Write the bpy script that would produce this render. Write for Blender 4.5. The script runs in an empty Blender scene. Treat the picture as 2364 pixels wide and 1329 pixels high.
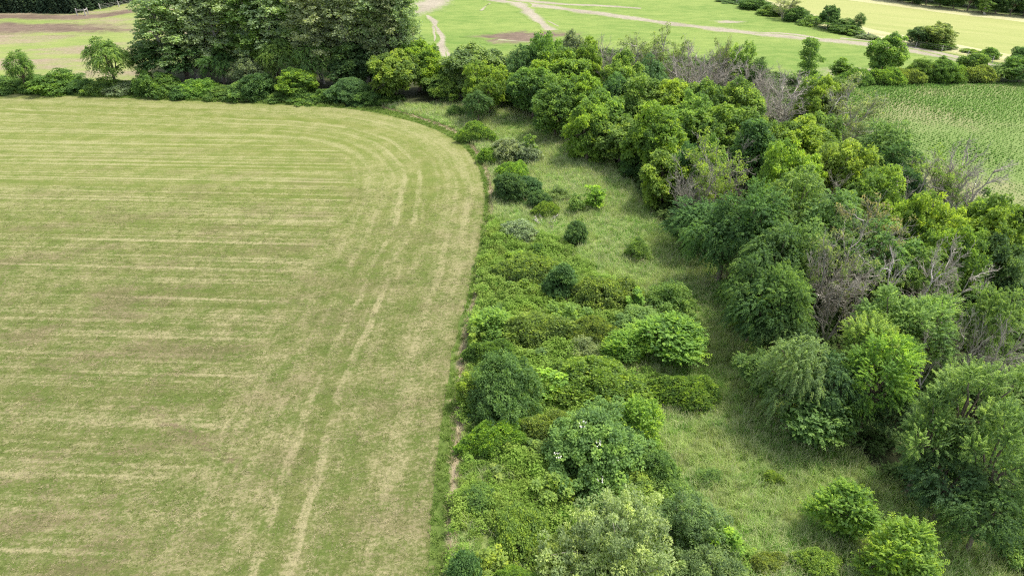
import bpy, math, random
import numpy as np
from mathutils import Vector

# ------------------------------------------------------------------ camera, sky, sun, exposure
SC = bpy.context.scene
COL = SC.collection
CAM_H, PITCH, FPX, CX, CY = 34.0, math.radians(32.0), 1575.0, 1182.0, 664.5
cam = bpy.data.cameras.new('camera')
cam.sensor_width = 36.0
cam.lens = 36.0 * FPX / 2364.0
cam.clip_start = 0.5
cam.clip_end = 6000
camo = bpy.data.objects.new('camera', cam)
COL.objects.link(camo)
camo.location = (0, 0, CAM_H)
camo.rotation_euler = (math.pi / 2 - PITCH, 0, 0)
SC.camera = camo

SUN_EL, SUN_AZ = math.radians(63), math.radians(66)      # azimuth measured from +Y (view direction) towards +X
wd = bpy.data.worlds.new('World')
SC.world = wd
wd.use_nodes = True
wn = wd.node_tree
wn.nodes.clear()
sky = wn.nodes.new('ShaderNodeTexSky')
sky.sky_type = 'NISHITA'
sky.sun_disc = False
sky.sun_elevation = SUN_EL
sky.sun_rotation = SUN_AZ
sky.dust_density = 3.0
sky.air_density = 1.0
bg = wn.nodes.new('ShaderNodeBackground')
bg.inputs['Strength'].default_value = 0.15
wo = wn.nodes.new('ShaderNodeOutputWorld')
hz = wn.nodes.new('ShaderNodeHueSaturation')           # a hazy, whitish summer sky
hz.inputs['Saturation'].default_value = 0.55
wn.links.new(sky.outputs[0], hz.inputs['Color'])
wn.links.new(hz.outputs[0], bg.inputs[0])
wn.links.new(bg.outputs[0], wo.inputs[0])

sl = bpy.data.lights.new('sun', 'SUN')
sl.energy = 2.0
sl.angle = math.radians(8)
sl.color = (1.0, 0.95, 0.86)
so = bpy.data.objects.new('sun', sl)
COL.objects.link(so)
sd = Vector((math.sin(SUN_AZ) * math.cos(SUN_EL), math.cos(SUN_AZ) * math.cos(SUN_EL), math.sin(SUN_EL)))
so.rotation_euler = sd.to_track_quat('Z', 'Y').to_euler()
so.location = (0, 0, 80)

SC.view_settings.view_transform = 'Standard'
SC.view_settings.look = 'None'
SC.view_settings.gamma = 1
SC.view_settings.exposure = 1.16
SC.view_settings.use_curve_mapping = False
SC.render.engine = 'CYCLES'
SC.cycles.use_denoising = False
SC.cycles.filter_width = 1.2
SC.cycles.max_bounces = 8
SC.cycles.diffuse_bounces = 4
SC.cycles.transmission_bounces = 4
SC.cycles.glossy_bounces = 2

RNG = np.random.default_rng(7)
random.seed(7)


def at(px, py, z=0.0):
    """the place at height z that a surveyor on the drone sights at photograph pixel (px, py)"""
    a = (px - CX) / FPX
    b = (CY - py) / FPX
    dx, dy, dz = a, math.cos(PITCH) + b * math.sin(PITCH), -math.sin(PITCH) + b * math.cos(PITCH)
    t = (z - CAM_H) / dz
    return dx * t, dy * t


def slant(x, y, z=0.0):
    return math.cos(PITCH) * y + math.sin(PITCH) * (CAM_H - z)


# ------------------------------------------------------------------ material helper
class NT:
    def __init__(s, name):
        s.m = bpy.data.materials.new(name)
        s.m.use_nodes = True
        s.t = s.m.node_tree
        s.t.nodes.clear()
        s.out = s.n('ShaderNodeOutputMaterial')

    def n(s, t, **kw):
        x = s.t.nodes.new(t)
        for k, v in kw.items():
            setattr(x, k, v)
        return x

    def put(s, sock, v):
        if isinstance(v, bpy.types.NodeSocket):
            s.t.links.new(v, sock)
        elif v is not None:
            if sock.type == 'RGBA' and len(v) == 3:
                v = (*v, 1)
            sock.default_value = v

    def math(s, op, a, b=None, clamp=False):
        x = s.n('ShaderNodeMath', operation=op, use_clamp=clamp)
        s.put(x.inputs[0], a)
        s.put(x.inputs[1], b)
        return x.outputs[0]

    def ramp01(s, v, lo, hi):
        x = s.n('ShaderNodeMapRange', interpolation_type='SMOOTHSTEP')
        s.put(x.inputs[0], v)
        s.put(x.inputs[1], lo)
        s.put(x.inputs[2], hi)
        return x.outputs[0]

    def mix(s, f, a, b):
        x = s.n('ShaderNodeMix', data_type='RGBA')
        s.put(x.inputs[0], f)
        s.put(x.inputs[6], a)
        s.put(x.inputs[7], b)
        return x.outputs[2]

    def mul(s, a, b):
        x = s.n('ShaderNodeMix', data_type='RGBA', blend_type='MULTIPLY')
        s.put(x.inputs[0], 1.0)
        s.put(x.inputs[6], a)
        s.put(x.inputs[7], b)
        return x.outputs[2]

    def pos(s):
        return s.n('ShaderNodeNewGeometry').outputs['Position']

    def mapped(s, v, rot=0.0, scale=(1, 1, 1)):
        x = s.n('ShaderNodeMapping', vector_type='TEXTURE')
        s.put(x.inputs[0], v)
        x.inputs[2].default_value = (0, 0, rot)
        x.inputs[3].default_value = tuple(1.0 / k for k in scale)
        return x.outputs[0]

    def noise(s, v, scale, detail=4, rough=0.55, dist=0.0):
        x = s.n('ShaderNodeTexNoise')
        s.put(x.inputs['Vector'], v)
        x.inputs['Scale'].default_value = scale
        x.inputs['Detail'].default_value = detail
        x.inputs['Roughness'].default_value = rough
        x.inputs['Distortion'].default_value = dist
        return x.outputs['Fac']

    def attr(s, name, kind='GEOMETRY'):
        x = s.n('ShaderNodeAttribute', attribute_type=kind, attribute_name=name)
        return x.outputs['Fac']

    def surface(s, col, rough=0.9, bump=None, bstr=0.5, bdist=0.1, spec=0.2, trans=0.0, tcol=None):
        p = s.n('ShaderNodeBsdfPrincipled')
        s.put(p.inputs['Base Color'], col)
        s.put(p.inputs['Roughness'], rough)
        p.inputs['Specular IOR Level'].default_value = spec
        if bump is not None:
            b = s.n('ShaderNodeBump')
            b.inputs['Strength'].default_value = bstr
            b.inputs['Distance'].default_value = bdist
            s.put(b.inputs['Height'], bump)
            s.put(p.inputs['Normal'], b.outputs[0])
        sh = p.outputs[0]
        if trans:
            tr = s.n('ShaderNodeBsdfTranslucent')
            s.put(tr.inputs[0], s.mul(col, (*tcol, 1)) if tcol else col)
            mx = s.n('ShaderNodeMixShader')
            mx.inputs[0].default_value = trans
            s.t.links.new(sh, mx.inputs[1])
            s.t.links.new(tr.outputs[0], mx.inputs[2])
            sh = mx.outputs[0]
        s.t.links.new(sh, s.out.inputs[0])
        return s.m


# ------------------------------------------------------------------ materials
def mat_foliage():
    t = NT('foliage')
    oi = t.n('ShaderNodeObjectInfo')
    base = oi.outputs['Color']
    tint = t.attr('tint')
    hsv = t.n('ShaderNodeHueSaturation')
    t.put(hsv.inputs['Hue'], t.math('ADD', 0.5, t.math('MULTIPLY', t.math('SUBTRACT', 0.5, tint), 0.05)))
    t.put(hsv.inputs['Saturation'], t.math('ADD', 0.86, t.math('MULTIPLY', tint, 0.2)))
    t.put(hsv.inputs['Value'], t.math('ADD', 0.55, t.math('MULTIPLY', tint, 0.95)))
    t.put(hsv.inputs['Color'], base)
    return t.surface(hsv.outputs[0], rough=0.65, spec=0.14, trans=0.42, tcol=(1.35, 1.4, .7))


def mat_bark(name, a, b):
    t = NT(name)
    p = t.n('ShaderNodeTexCoord').outputs['Object']
    f = t.noise(t.mapped(p, 0, (6, 6, 1.6)), 2.0, 5)
    return t.surface(t.mix(t.ramp01(f, .35, .65), a, b), .9, f, .5, .05)


def mat_blade(name, low, high, tipc, trans=0.25, vary=0.5, patch=None):
    """grass and weed blades: h runs up the blade, tint is one value for each tuft"""
    t = NT(name)
    h = t.attr('h')
    tint = t.attr('tint', 'INSTANCER')
    p = t.pos()
    big = t.ramp01(t.noise(p, 0.16, 4, .6), .38, .62)
    c = t.mix(big, low, high)
    if patch is not None:
        c = t.mix(t.math('MULTIPLY', t.ramp01(t.noise(p, 0.35, 3), .5, .68), .7), c, patch)
    tf = t.math('MULTIPLY', t.ramp01(h, .5, .95), t.math('ADD', .25, t.math('MULTIPLY', t.math('SUBTRACT', 1.0, big), .75)))
    c = t.mix(tf, c, tipc)
    v = t.math('ADD', 1 - vary / 2, t.math('MULTIPLY', tint, vary))
    hs = t.n('ShaderNodeHueSaturation')
    t.put(hs.inputs['Color'], c)
    t.put(hs.inputs['Value'], v)
    return t.surface(hs.outputs[0], .7, spec=.12, trans=trans, tcol=(1.25, 1.3, .8))


def mat_hay():
    t = NT('mown_hay')
    p = t.pos()
    d = t.attr('edge_distance')
    # rows of cut grass: straight in the middle, round the field along its edge
    rows = t.mapped(p, math.radians(-2.5), (0.014, 1.0, 1))
    r_fine = t.noise(rows, 1.55, 3, .6)
    r_mid = t.noise(rows, 0.22, 3, .5)
    line = t.math('ABSOLUTE', t.math('SUBTRACT', t.math('FRACT', t.math('MULTIPLY', t.n_sep(rows)[1], 1 / 5.4)), .5))
    line = t.math('SUBTRACT', 1.0, t.ramp01(line, 0.0, 0.075))
    line = t.math('MULTIPLY', line, t.ramp01(t.noise(t.mapped(p, 0, (.05, .3, 1)), 1.0, 3), .45, .62))
    wob = t.math('ADD', d, t.math('MULTIPLY', t.math('SUBTRACT', t.noise(p, .12, 3), .5), 1.6))
    cmb = t.n('ShaderNodeCombineXYZ')
    t.put(cmb.inputs[0], wob)
    lowp = t.mapped(p, 0, (.05, .05, 1))
    add = t.n('ShaderNodeVectorMath', operation='ADD')
    t.put(add.inputs[0], cmb.outputs[0])
    t.put(add.inputs[1], lowp)
    h_fine = t.noise(add.outputs[0], 0.9, 4, .6)
    h_mid = t.noise(add.outputs[0], 0.25, 2, .5)

    def band(c, w):
        q = t.math('ABSOLUTE', t.math('SUBTRACT', wob, c))
        return t.math('SUBTRACT', 1.0, t.ramp01(q, w * .4, w))
    gaps = t.ramp01(t.noise(p, .22, 4, .65), .38, .6)
    tracks = t.math('ADD', band(7.9, .42), t.math('MULTIPLY', band(9.9, .4), .75))
    for c0, k0 in ((3.4, .5), (12.2, .4), (14.2, .4)):
        tracks = t.math('ADD', tracks, t.math('MULTIPLY', band(c0, .45), k0))
    tracks = t.math('MULTIPLY', tracks, gaps)
    edge = band(2.0, 2.6)
    green_mid = t.math('ADD', band(8.9, .8), t.math('MULTIPLY', band(5.6, 1.0), .5))
    head = t.math('SUBTRACT', 1.0, t.ramp01(t.math('ADD', d, t.math('MULTIPLY', t.math('SUBTRACT', t.noise(p, .15, 3), .5), 7)), 14, 18))
    sf = t.mixf(head, r_fine, h_fine)
    sm = t.mixf(head, r_mid, h_mid)
    grain = t.noise(p, 4.2, 5, .75)
    wisp = t.noise(t.mapped(p, .2, (.8, 2.4, 1)), 1.3, 4, .65, .4)
    mott = t.noise(p, .42, 5, .62)
    far = t.ramp01(t.n_sep(p)[1], 42, 100)          # the crop itself is greener and yellower up the field
    rowk = t.math('ADD', .62, t.math('MULTIPLY', t.noise(p, .05, 2), .76))

    def dev(x, k):
        return t.math('MULTIPLY', t.math('SUBTRACT', x, .5), k)
    low = t.math('SUBTRACT', 1.0, far)
    rowk = t.math('MULTIPLY', rowk, t.math('SUBTRACT', 1.25, t.math('MULTIPLY', low, .55)))
    dry = t.math('ADD', t.math('MULTIPLY', dev(t.mixf(head, sf, t.math('ADD', .22, t.math('MULTIPLY', sf, .56))), 2.7), rowk), dev(sm, .55))
    for q, k in ((grain, 2.8), (wisp, 1.5), (mott, 1.3)):
        dry = t.math('ADD', dry, dev(q, k))
    dry = t.math('ADD', dry, t.math('MULTIPLY', line, t.math('MULTIPLY', t.math('SUBTRACT', 1.0, head), .7)))
    dry = t.math('ADD', dry, t.math('MULTIPLY', head, t.math('MULTIPLY', tracks, .55)))
    dry = t.math('ADD', dry, t.math('MULTIPLY', edge, .16))
    dry = t.math('SUBTRACT', dry, t.math('MULTIPLY', t.math('MULTIPLY', green_mid, gaps), .12))
    dry = t.math('ADD', dry, t.math('ADD', .31, t.math('MULTIPLY', far, .05)), clamp=True)
    dry = t.math('POWER', t.ramp01(dry, -.05, 1.1), 1.2)
    green = t.mix(far, (.080, .110, .024), (.126, .160, .034))
    green = t.mix(t.ramp01(mott, .3, .7), green, t.mix(far, (.112, .122, .038), (.160, .178, .046)))
    straw = t.mix(far, (.255, .23, .12), (.26, .255, .115))
    c = t.mix(dry, green, straw)
    # bare earth showing through in patches, mostly at the lower end of the field
    soil = t.math('ADD', t.noise(t.mapped(p, .1, (.6, 1.2, 1)), .2, 4, .62), dev(grain, .5))
    soil = t.math('MULTIPLY', t.ramp01(soil, .51, .64), t.math('SUBTRACT', 1.0, t.math('MULTIPLY', far, .8)))
    soil = t.math('MULTIPLY', soil, t.math('SUBTRACT', 1.0, t.math('MULTIPLY', head, .5)))
    # a scuff where a wheel turned: from one spot to another across the lower field
    A, B = Vector((*at(325, 935), 0)), Vector((*at(560, 1085), 0))
    ab = B - A
    fx, fy, _z = t.n_sep(p)
    wv = t.math('MULTIPLY', dev(t.noise(p, .5, 3), 1.0), 2.2)
    al = t.math('ADD', t.math('MULTIPLY', t.math('SUBTRACT', fx, A.x), ab.x / ab.length_squared), t.math('MULTIPLY', t.math('SUBTRACT', fy, A.y), ab.y / ab.length_squared))
    cr = t.math('ADD', t.math('ADD', t.math('MULTIPLY', t.math('SUBTRACT', fx, A.x), -ab.y / ab.length), t.math('MULTIPLY', t.math('SUBTRACT', fy, A.y), ab.x / ab.length)), wv)
    sc = t.math('MULTIPLY', t.math('SUBTRACT', 1.0, t.ramp01(t.math('ABSOLUTE', cr), .1, .6)), t.math('SUBTRACT', 1.0, t.ramp01(t.math('ABSOLUTE', t.math('SUBTRACT', al, .5)), .35, .6)))
    soil = t.math('MAXIMUM', t.math('MULTIPLY', soil, .6), t.math('MULTIPLY', sc, t.ramp01(t.noise(p, 1.6, 5, .7), .4, .62)))
    c = t.mix(t.math('MULTIPLY', soil, .8), c, (.13, .095, .06))
    v = t.math('ADD', .42, t.math('MULTIPLY', t.noise(p, 6.5, 4, .85), 1.12))
    hs = t.n('ShaderNodeHueSaturation')
    t.put(hs.inputs['Color'], c)
    t.put(hs.inputs['Value'], v)
    return t.surface(hs.outputs[0], .95, t.math('ADD', grain, t.math('MULTIPLY', wisp, .5)), .7, .07, spec=.1)


def n_sep(s, v):
    x = s.n('ShaderNodeSeparateXYZ')
    s.put(x.inputs[0], v)
    return x.outputs


def mixf(s, f, a, b):
    x = s.n('ShaderNodeMix', data_type='FLOAT')
    s.put(x.inputs[0], f)
    s.put(x.inputs[2], a)
    s.put(x.inputs[3], b)
    return x.outputs[0]


NT.n_sep = n_sep
NT.mixf = mixf


def turf_col(t, cols, scale=.5, bare=None, bare_lo=.6, bare_hi=.7, aniso=(1, 1, 1), rot=0, bare_scale=.07):
    p = t.pos()
    q = t.mapped(p, rot, aniso)
    a = t.noise(q, scale, 6, .65)
    b = t.noise(p, scale * 5, 5, .7)
    big = t.noise(q, scale * .12, 3)
    f = t.math('ADD', t.math('MULTIPLY', a, .5), t.math('ADD', t.math('MULTIPLY', b, .25), t.math('MULTIPLY', big, .35)))
    c = t.mix(t.ramp01(f, .38, .68), cols[0], cols[1])
    if bare is not None:
        k = t.math('ADD', t.noise(q, bare_scale, 5, .65), t.math('MULTIPLY', t.math('SUBTRACT', b, .5), .22))
        c = t.mix(t.ramp01(k, bare_lo, bare_hi), c, t.mix(t.ramp01(b, .35, .65), bare[0], bare[1]))
    return c, b


def mat_turf(name, *args, **kw):
    t = NT(name)
    c, b = turf_col(t, *args, **kw)
    return t.surface(c, .95, b, .6, .15, spec=.1)


def mat_worn(name, over, under, lo=.3, hi=.9, ns=.9):
    """bare earth that gives way raggedly to the turf about it; 'side' runs from 0 in the middle to 1 at the rim"""
    t = NT(name)
    c1, b1 = turf_col(t, **over)
    c2, b2 = turf_col(t, **under)
    p = t.pos()
    s = t.math('ADD', t.attr('side'), t.math('MULTIPLY', t.math('SUBTRACT', t.noise(p, ns, 5, .7), .5), 1.1))
    s = t.math('MAXIMUM', t.ramp01(s, lo, hi), t.ramp01(t.attr('side'), .9, 1.0))
    return t.surface(t.mix(s, c1, c2), .95, b1, .6, .12, spec=.1)


M = {}
M['foliage'] = mat_foliage()
M['bark'] = mat_bark('brown_bark', (.13, .10, .075), (.22, .18, .14))
M['pale_bark'] = mat_bark('pale_bark', (.30, .27, .22), (.52, .49, .43))
M['dead_bark'] = mat_bark('weathered_dead_wood', (.29, .26, .21), (.46, .42, .35))
M['white_wood'] = mat_bark('bleached_wood', (.45, .41, .37), (.62, .58, .53))
M['post_wood'] = mat_bark('grey_post_wood', (.32, .30, .27), (.50, .47, .43))
M['hay'] = mat_hay()
M['weedy'] = mat_turf('weedy_ground', ((.04, .075, .016), (.085, .115, .035)), .8, ((.10, .08, .045), (.15, .12, .08)), .62, .72)
M['meadow'] = mat_turf('meadow_floor', ((.13, .195, .045), (.22, .255, .09)), .6)
M['verge'] = mat_turf('verge_turf', ((.055, .10, .016), (.12, .16, .04)), .9, ((.20, .16, .085), (.26, .21, .13)), .62, .70, bare_scale=.4)
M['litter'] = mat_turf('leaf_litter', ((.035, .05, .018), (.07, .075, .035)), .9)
FURROW = dict(cols=((.17, .13, .08), (.36, .30, .19)), scale=1.6)
VERGE = dict(cols=((.055, .10, .016), (.12, .16, .04)), scale=.9, bare=((.20, .16, .085), (.26, .21, .13)), bare_lo=.62, bare_hi=.7, bare_scale=.4)
M['dry_edge'] = mat_worn('dry_furrow', FURROW, VERGE, lo=.2, hi=.75, ns=1.3)
PASTURE = dict(cols=((.110, .185, .036), (.205, .262, .068)), scale=.45, bare=((.24, .24, .11), (.27, .26, .14)), bare_lo=.62, bare_hi=.78, aniso=(.5, 1, 1))
WORN = dict(cols=((.15, .215, .05), (.235, .265, .085)), scale=.3, bare=((.21, .165, .11), (.28, .235, .155)), bare_lo=.42, bare_hi=.64, aniso=(.35, 1, 1), rot=math.radians(8), bare_scale=.11)
DIRT = dict(cols=((.22, .195, .14), (.33, .295, .222)), scale=.7)
SOIL = dict(cols=((.105, .078, .055), (.175, .13, .095)), scale=.5, bare=((.18, .17, .08), (.25, .21, .14)), bare_lo=.58, bare_hi=.72, bare_scale=.2)
M['pasture'] = mat_turf('green_pasture', **PASTURE)
M['worn'] = mat_turf('worn_pasture', **WORN)
M['dirt'] = mat_worn('dirt_track', DIRT, PASTURE)
M['soil'] = mat_worn('brown_soil', SOIL, PASTURE, .5, .98, ns=.35)
M['soil_worn'] = mat_worn('brown_soil_in_worn_pasture', SOIL, WORN, ns=.25)
M['wheat'] = mat_turf('ripening_grain', ((.23, .265, .08), (.30, .31, .115)), .25, None, aniso=(.12, 1, 1), rot=math.radians(-32))
M['stubble'] = mat_turf('pale_cut_strip', ((.29, .29, .12), (.42, .40, .22)), .5, None, aniso=(.08, 1.6, 1), rot=math.radians(-32))
M['corn_soil'] = mat_turf('corn_soil', ((.185, .195, .085), (.24, .24, .115)), .6, ((.135, .195, .055), (.165, .225, .07)), .38, .58, bare_scale=.05)


# ------------------------------------------------------------------ mesh helpers
def link(name, me, mats, parent=None):
    o = bpy.data.objects.new(name, me)
    for m in (mats if isinstance(mats, (list, tuple)) else [mats]):
        if m is not None and m.name not in [x.name for x in me.materials if x]:
            me.materials.append(m)
    COL.objects.link(o)
    if parent is not None:
        o.parent = parent
    return o


def np_mesh(name, V, F, attrs=None, smooth=False):
    """V (n,3) and F (m,k) arrays with one k for all faces"""
    V = np.asarray(V, np.float32)
    F = np.asarray(F, np.int32)
    me = bpy.data.meshes.new(name)
    me.vertices.add(len(V))
    me.vertices.foreach_set('co', V.ravel())
    if len(F):
        k = F.shape[1]
        me.loops.add(F.size)
        me.loops.foreach_set('vertex_index', F.ravel())
        me.polygons.add(len(F))
        me.polygons.foreach_set('loop_start', np.arange(0, F.size, k, dtype=np.int32))
        me.polygons.foreach_set('loop_total', np.full(len(F), k, np.int32))
        if smooth:
            me.polygons.foreach_set('use_smooth', np.ones(len(F), bool))
    for a, v in (attrs or {}).items():
        v = np.asarray(v, np.float32)
        at_ = me.attributes.new(a, 'FLOAT_VECTOR' if v.ndim == 2 else 'FLOAT', 'POINT')
        at_.data.foreach_set('vector' if v.ndim == 2 else 'value', v.ravel())
    me.update(calc_edges=True)
    return me


def unit(v):
    return v / np.maximum(np.linalg.norm(v, axis=-1, keepdims=True), 1e-6)


def rdir(r, n):
    return unit(r.normal(size=(n, 3)))


class Leaves:
    """collects single leaves (one folded four-cornered blade each)"""

    def __init__(s):
        s.P, s.D, s.N, s.L, s.W, s.T = [], [], [], [], [], []

    def add(s, P, D, N, L, W, T):
        n = len(P)
        s.P.append(P)
        s.D.append(D)
        s.N.append(N)
        s.L.append(np.broadcast_to(L, n))
        s.W.append(np.broadcast_to(W, n))
        s.T.append(np.broadcast_to(T, n))

    def mesh(s, name, fold=.22, droop=.12):
        P, D, N = np.vstack(s.P), unit(np.vstack(s.D)), np.vstack(s.N)
        L, W, T = np.concatenate(s.L)[:, None], np.concatenate(s.W)[:, None], np.concatenate(s.T)
        S = unit(np.cross(D, N) + 1e-5)
        N = np.cross(S, D)
        N *= np.sign(N[:, 2:3] + 1e-6)
        a = P
        b = P + D * L * .42 + S * W * .5 + N * W * fold
        c = P + D * L - N * L * droop
        d = P + D * L * .42 - S * W * .5 + N * W * fold
        n = len(P)
        V = np.stack([a, b, c, d], 1).reshape(-1, 3)
        F = np.arange(4 * n).reshape(n, 4)
        return np_mesh(name, V, F, {'tint': np.repeat(np.clip(T, 0, 1), 4)})


class Tubes:
    """collects tapered round branches"""

    def __init__(s):
        s.V, s.F, s.k = [], [], 0

    def add(s, pts, r0, r1, sides=5):
        pts = np.asarray(pts, float)
        n = len(pts)
        tan = unit(np.gradient(pts, axis=0))
        ref = np.array([0.31, 0.17, 0.93]) if abs(tan[0][2]) < .8 else np.array([.95, .2, .1])
        u = unit(np.cross(tan, ref))
        w = np.cross(tan, u)
        rr = np.linspace(r0, r1, n)
        ang = np.arange(sides) * 2 * np.pi / sides
        ring = (u[:, None] * np.cos(ang)[None, :, None] + w[:, None] * np.sin(ang)[None, :, None]) * rr[:, None, None] + pts[:, None]
        s.V.append(ring.reshape(-1, 3))
        i = np.arange(n - 1)[:, None] * sides
        j = np.arange(sides)[None]
        j2 = (j + 1) % sides
        f = np.stack([i + j, i + j2, i + sides + j2, i + sides + j], -1).reshape(-1, 4) + s.k
        s.F.append(f)
        s.k += n * sides

    def mesh(s, name):
        return np_mesh(name, np.vstack(s.V), np.vstack(s.F), smooth=True)


def limb(a, b, r, n=5, sag=.12, wig=.06):
    """a bent line from a to b"""
    a, b = np.asarray(a, float), np.asarray(b, float)
    t = np.linspace(0, 1, n)[:, None]
    L = np.linalg.norm(b - a)
    p = a + (b - a) * t
    p[:, 2] += (np.sin(t[:, 0] * np.pi) * sag * L)
    p[1:-1] += r.normal(size=(n - 2, 3)) * wig * L
    return p


# ------------------------------------------------------------------ plant kinds; every maker returns ([(part, mesh, material)], width, height)
def lobes_dome(r, n, R, zc, vs, rad, zlow=-.45):
    """lobe centres spread over a dome of radius R (height scale vs) about height zc"""
    i = np.arange(n) + .5
    z = 1 - (1 - zlow) * i / n
    ph = i * 2.39996 + r.uniform(0, 6)
    s = np.sqrt(np.maximum(0, 1 - z * z))
    d = np.stack([s * np.cos(ph), s * np.sin(ph), z], 1) + r.normal(size=(n, 3)) * .13
    d = unit(d)
    k = r.uniform(.5, .98, n)[:, None]
    c = d * k * R * np.array([1, 1, vs])
    c[:, 2] += zc
    return c, d, R * rad * r.uniform(.62, 1.35, n)


def clump_leaves(lv, r, C, rad, per, L, W, droop=.35, upn=.8, tvar=.25, tbase=.5):
    """leaf clumps at C (n,3): leaves through a ball about each"""
    n = len(C)
    ti = np.clip(tbase + r.normal(size=n) * tvar, 0.05, .95)
    d = rdir(r, n * per)
    d[:, 2] = np.where(d[:, 2] < -.35, -d[:, 2], d[:, 2])
    rr = r.uniform(.35, 1.0, n * per) ** .6
    rc = np.repeat(np.broadcast_to(rad, n), per)
    c = np.repeat(C, per, 0)
    P = c + d * (rr * rc)[:, None] * np.array([1, 1, .8])
    D = d * .8 + r.normal(size=d.shape) * .55
    D[:, 2] -= droop
    N = d * .5 + r.normal(size=d.shape) * .42
    N[:, 2] += upn
    T = np.repeat(ti, per) + r.normal(size=n * per) * .13
    s = r.uniform(.7, 1.3, n * per)
    lv.add(P, D, N, L * s, W * s, T)


def make_maple(r, H=9.0, R=4.2, nl=20, nc=17, per=44, L=.29, W=.2, trunk=.25, lean=.0, rough=1.0, mat='bark', cl=(.28, .54), lob=.38, zf=.5, zlow=-.8):
    zc = H * zf
    vs = (H - zc) / R * .98
    c, d, rad = lobes_dome(r, nl, R * .82, zc, vs, lob, zlow)
    lv, tb = Leaves(), Tubes()
    base = np.array([0, 0, 0.0])
    fork = np.array([lean, 0, H * .28])
    tb.add(limb(base, fork, r, 4, 0, .02), trunk, trunk * .75, 7)
    for k in range(nl):
        tb.add(limb(fork, c[k], r, 5, .08, .05), trunk * .5, .035, 4)
        n = int(nc * (rad[k] / (R * lob)) ** 1.4) + 4
        dd = rdir(r, n * 3)
        keep = (dd @ d[k] + dd[:, 2] * .35) > -.15
        dd = dd[keep][:n]
        C = c[k] + dd * rad[k] * r.uniform(.75, 1.12, len(dd))[:, None]
        C[:, 2] = np.maximum(C[:, 2], .5)
        tl = np.clip(.5 + r.normal() * .18, .1, .9)
        clump_leaves(lv, r, C, r.uniform(*cl, len(C)) * rough, per, L, W, tbase=tl, tvar=.23)
        # inner leaves, sparser
        C2 = c[k] + rdir(r, 5) * rad[k] * .45
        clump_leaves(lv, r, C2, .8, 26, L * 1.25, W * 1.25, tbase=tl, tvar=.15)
    # a skirt of low foliage inside
    q = rdir(r, 26) * np.array([R * .55, R * .55, H * .3]) + np.array([0, 0, H * .48])
    q[:, 2] = np.maximum(q[:, 2], .6)
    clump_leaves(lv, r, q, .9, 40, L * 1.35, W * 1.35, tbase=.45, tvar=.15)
    return [('trunk', tb.mesh('trunk'), M[mat]), ('crown', lv.mesh('crown'), M['foliage'])], 2 * R, H


def make_spray(r, H=11.0, R=4.6, nl=19, ns=30, pairs=9, sl=1.15, L=.27, W=.12, droop=.55, trunk=.28, mat='bark', zlow=-.35, vsx=1.0, flat=1.0, inner=True, upright=0.25, zf=.55, lob=.35):
    """trees that carry their leaves along shoots (ash, elm, walnut, willow)"""
    zc = H * zf
    vs = (H - zc) / R * .95 * vsx
    c, d, rad = lobes_dome(r, nl, R * .8, zc, vs, lob, zlow)
    lv, tb = Leaves(), Tubes()
    fork = np.array([r.normal() * .2, r.normal() * .2, H * .3])
    tb.add(limb((0, 0, 0), fork, r, 4, 0, .02), trunk, trunk * .75, 7)
    for k in range(nl):
        tb.add(limb(fork, c[k], r, 6, .1, .05), trunk * .5, .04, 4)
        dd = rdir(r, ns * 3)
        keep = (dd @ d[k] * .8 + dd[:, 2] * .5) > -.2
        dd = dd[keep][:ns]
        n = len(dd)
        S0 = c[k] + dd * rad[k] * np.array([1, 1, flat]) * r.uniform(.3, .8, n)[:, None]
        S0[:, 2] = np.maximum(S0[:, 2], .6)
        out = unit(dd * np.array([1, 1, .5]) + d[k] * .5 + np.array([0, 0, upright]) + r.normal(size=dd.shape) * .25)
        ln = sl * r.uniform(.6, 1.25, n)
        t = np.linspace(.12, 1, pairs)
        tl = np.clip(.45 + r.normal() * .17, .1, .85)
        st = np.clip(tl + r.normal(size=n) * .2, .05, .95)
        A = S0[:, None] + out[:, None] * (ln[:, None] * t)[..., None]
        A[..., 2] -= droop * ln[:, None] * t ** 2
        axis = np.repeat(out[:, None], pairs, 1).copy()
        axis[..., 2] -= 2 * droop * t
        axis = unit(axis)
        side = unit(np.cross(axis, np.array([0, 0, 1.0])) + 1e-4)
        for sg in (-1, 1):
            D = axis * .55 + side * sg * .8 + r.normal(size=A.shape) * .22
            D[..., 2] -= .25
            N = np.zeros_like(D) + np.array([0, 0, 1.0]) + r.normal(size=D.shape) * .35
            s = r.uniform(.75, 1.25, A.shape[:2]) * (1.1 - .35 * t)
            T = st[:, None] + t * .22 - .1 + r.normal(size=A.shape[:2]) * .09
            lv.add(A.reshape(-1, 3), D.reshape(-1, 3), N.reshape(-1, 3), (L * s).ravel(), (W * s).ravel(), T.ravel())
        if inner:
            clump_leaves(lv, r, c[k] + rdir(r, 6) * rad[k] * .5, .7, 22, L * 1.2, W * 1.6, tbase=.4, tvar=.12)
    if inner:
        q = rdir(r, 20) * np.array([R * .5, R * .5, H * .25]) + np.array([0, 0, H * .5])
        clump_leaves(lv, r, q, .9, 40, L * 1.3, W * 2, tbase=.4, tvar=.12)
    return [('trunk', tb.mesh('trunk'), M[mat]), ('crown', lv.mesh('crown'), M['foliage'])], 2 * R * 1.08, H


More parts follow.
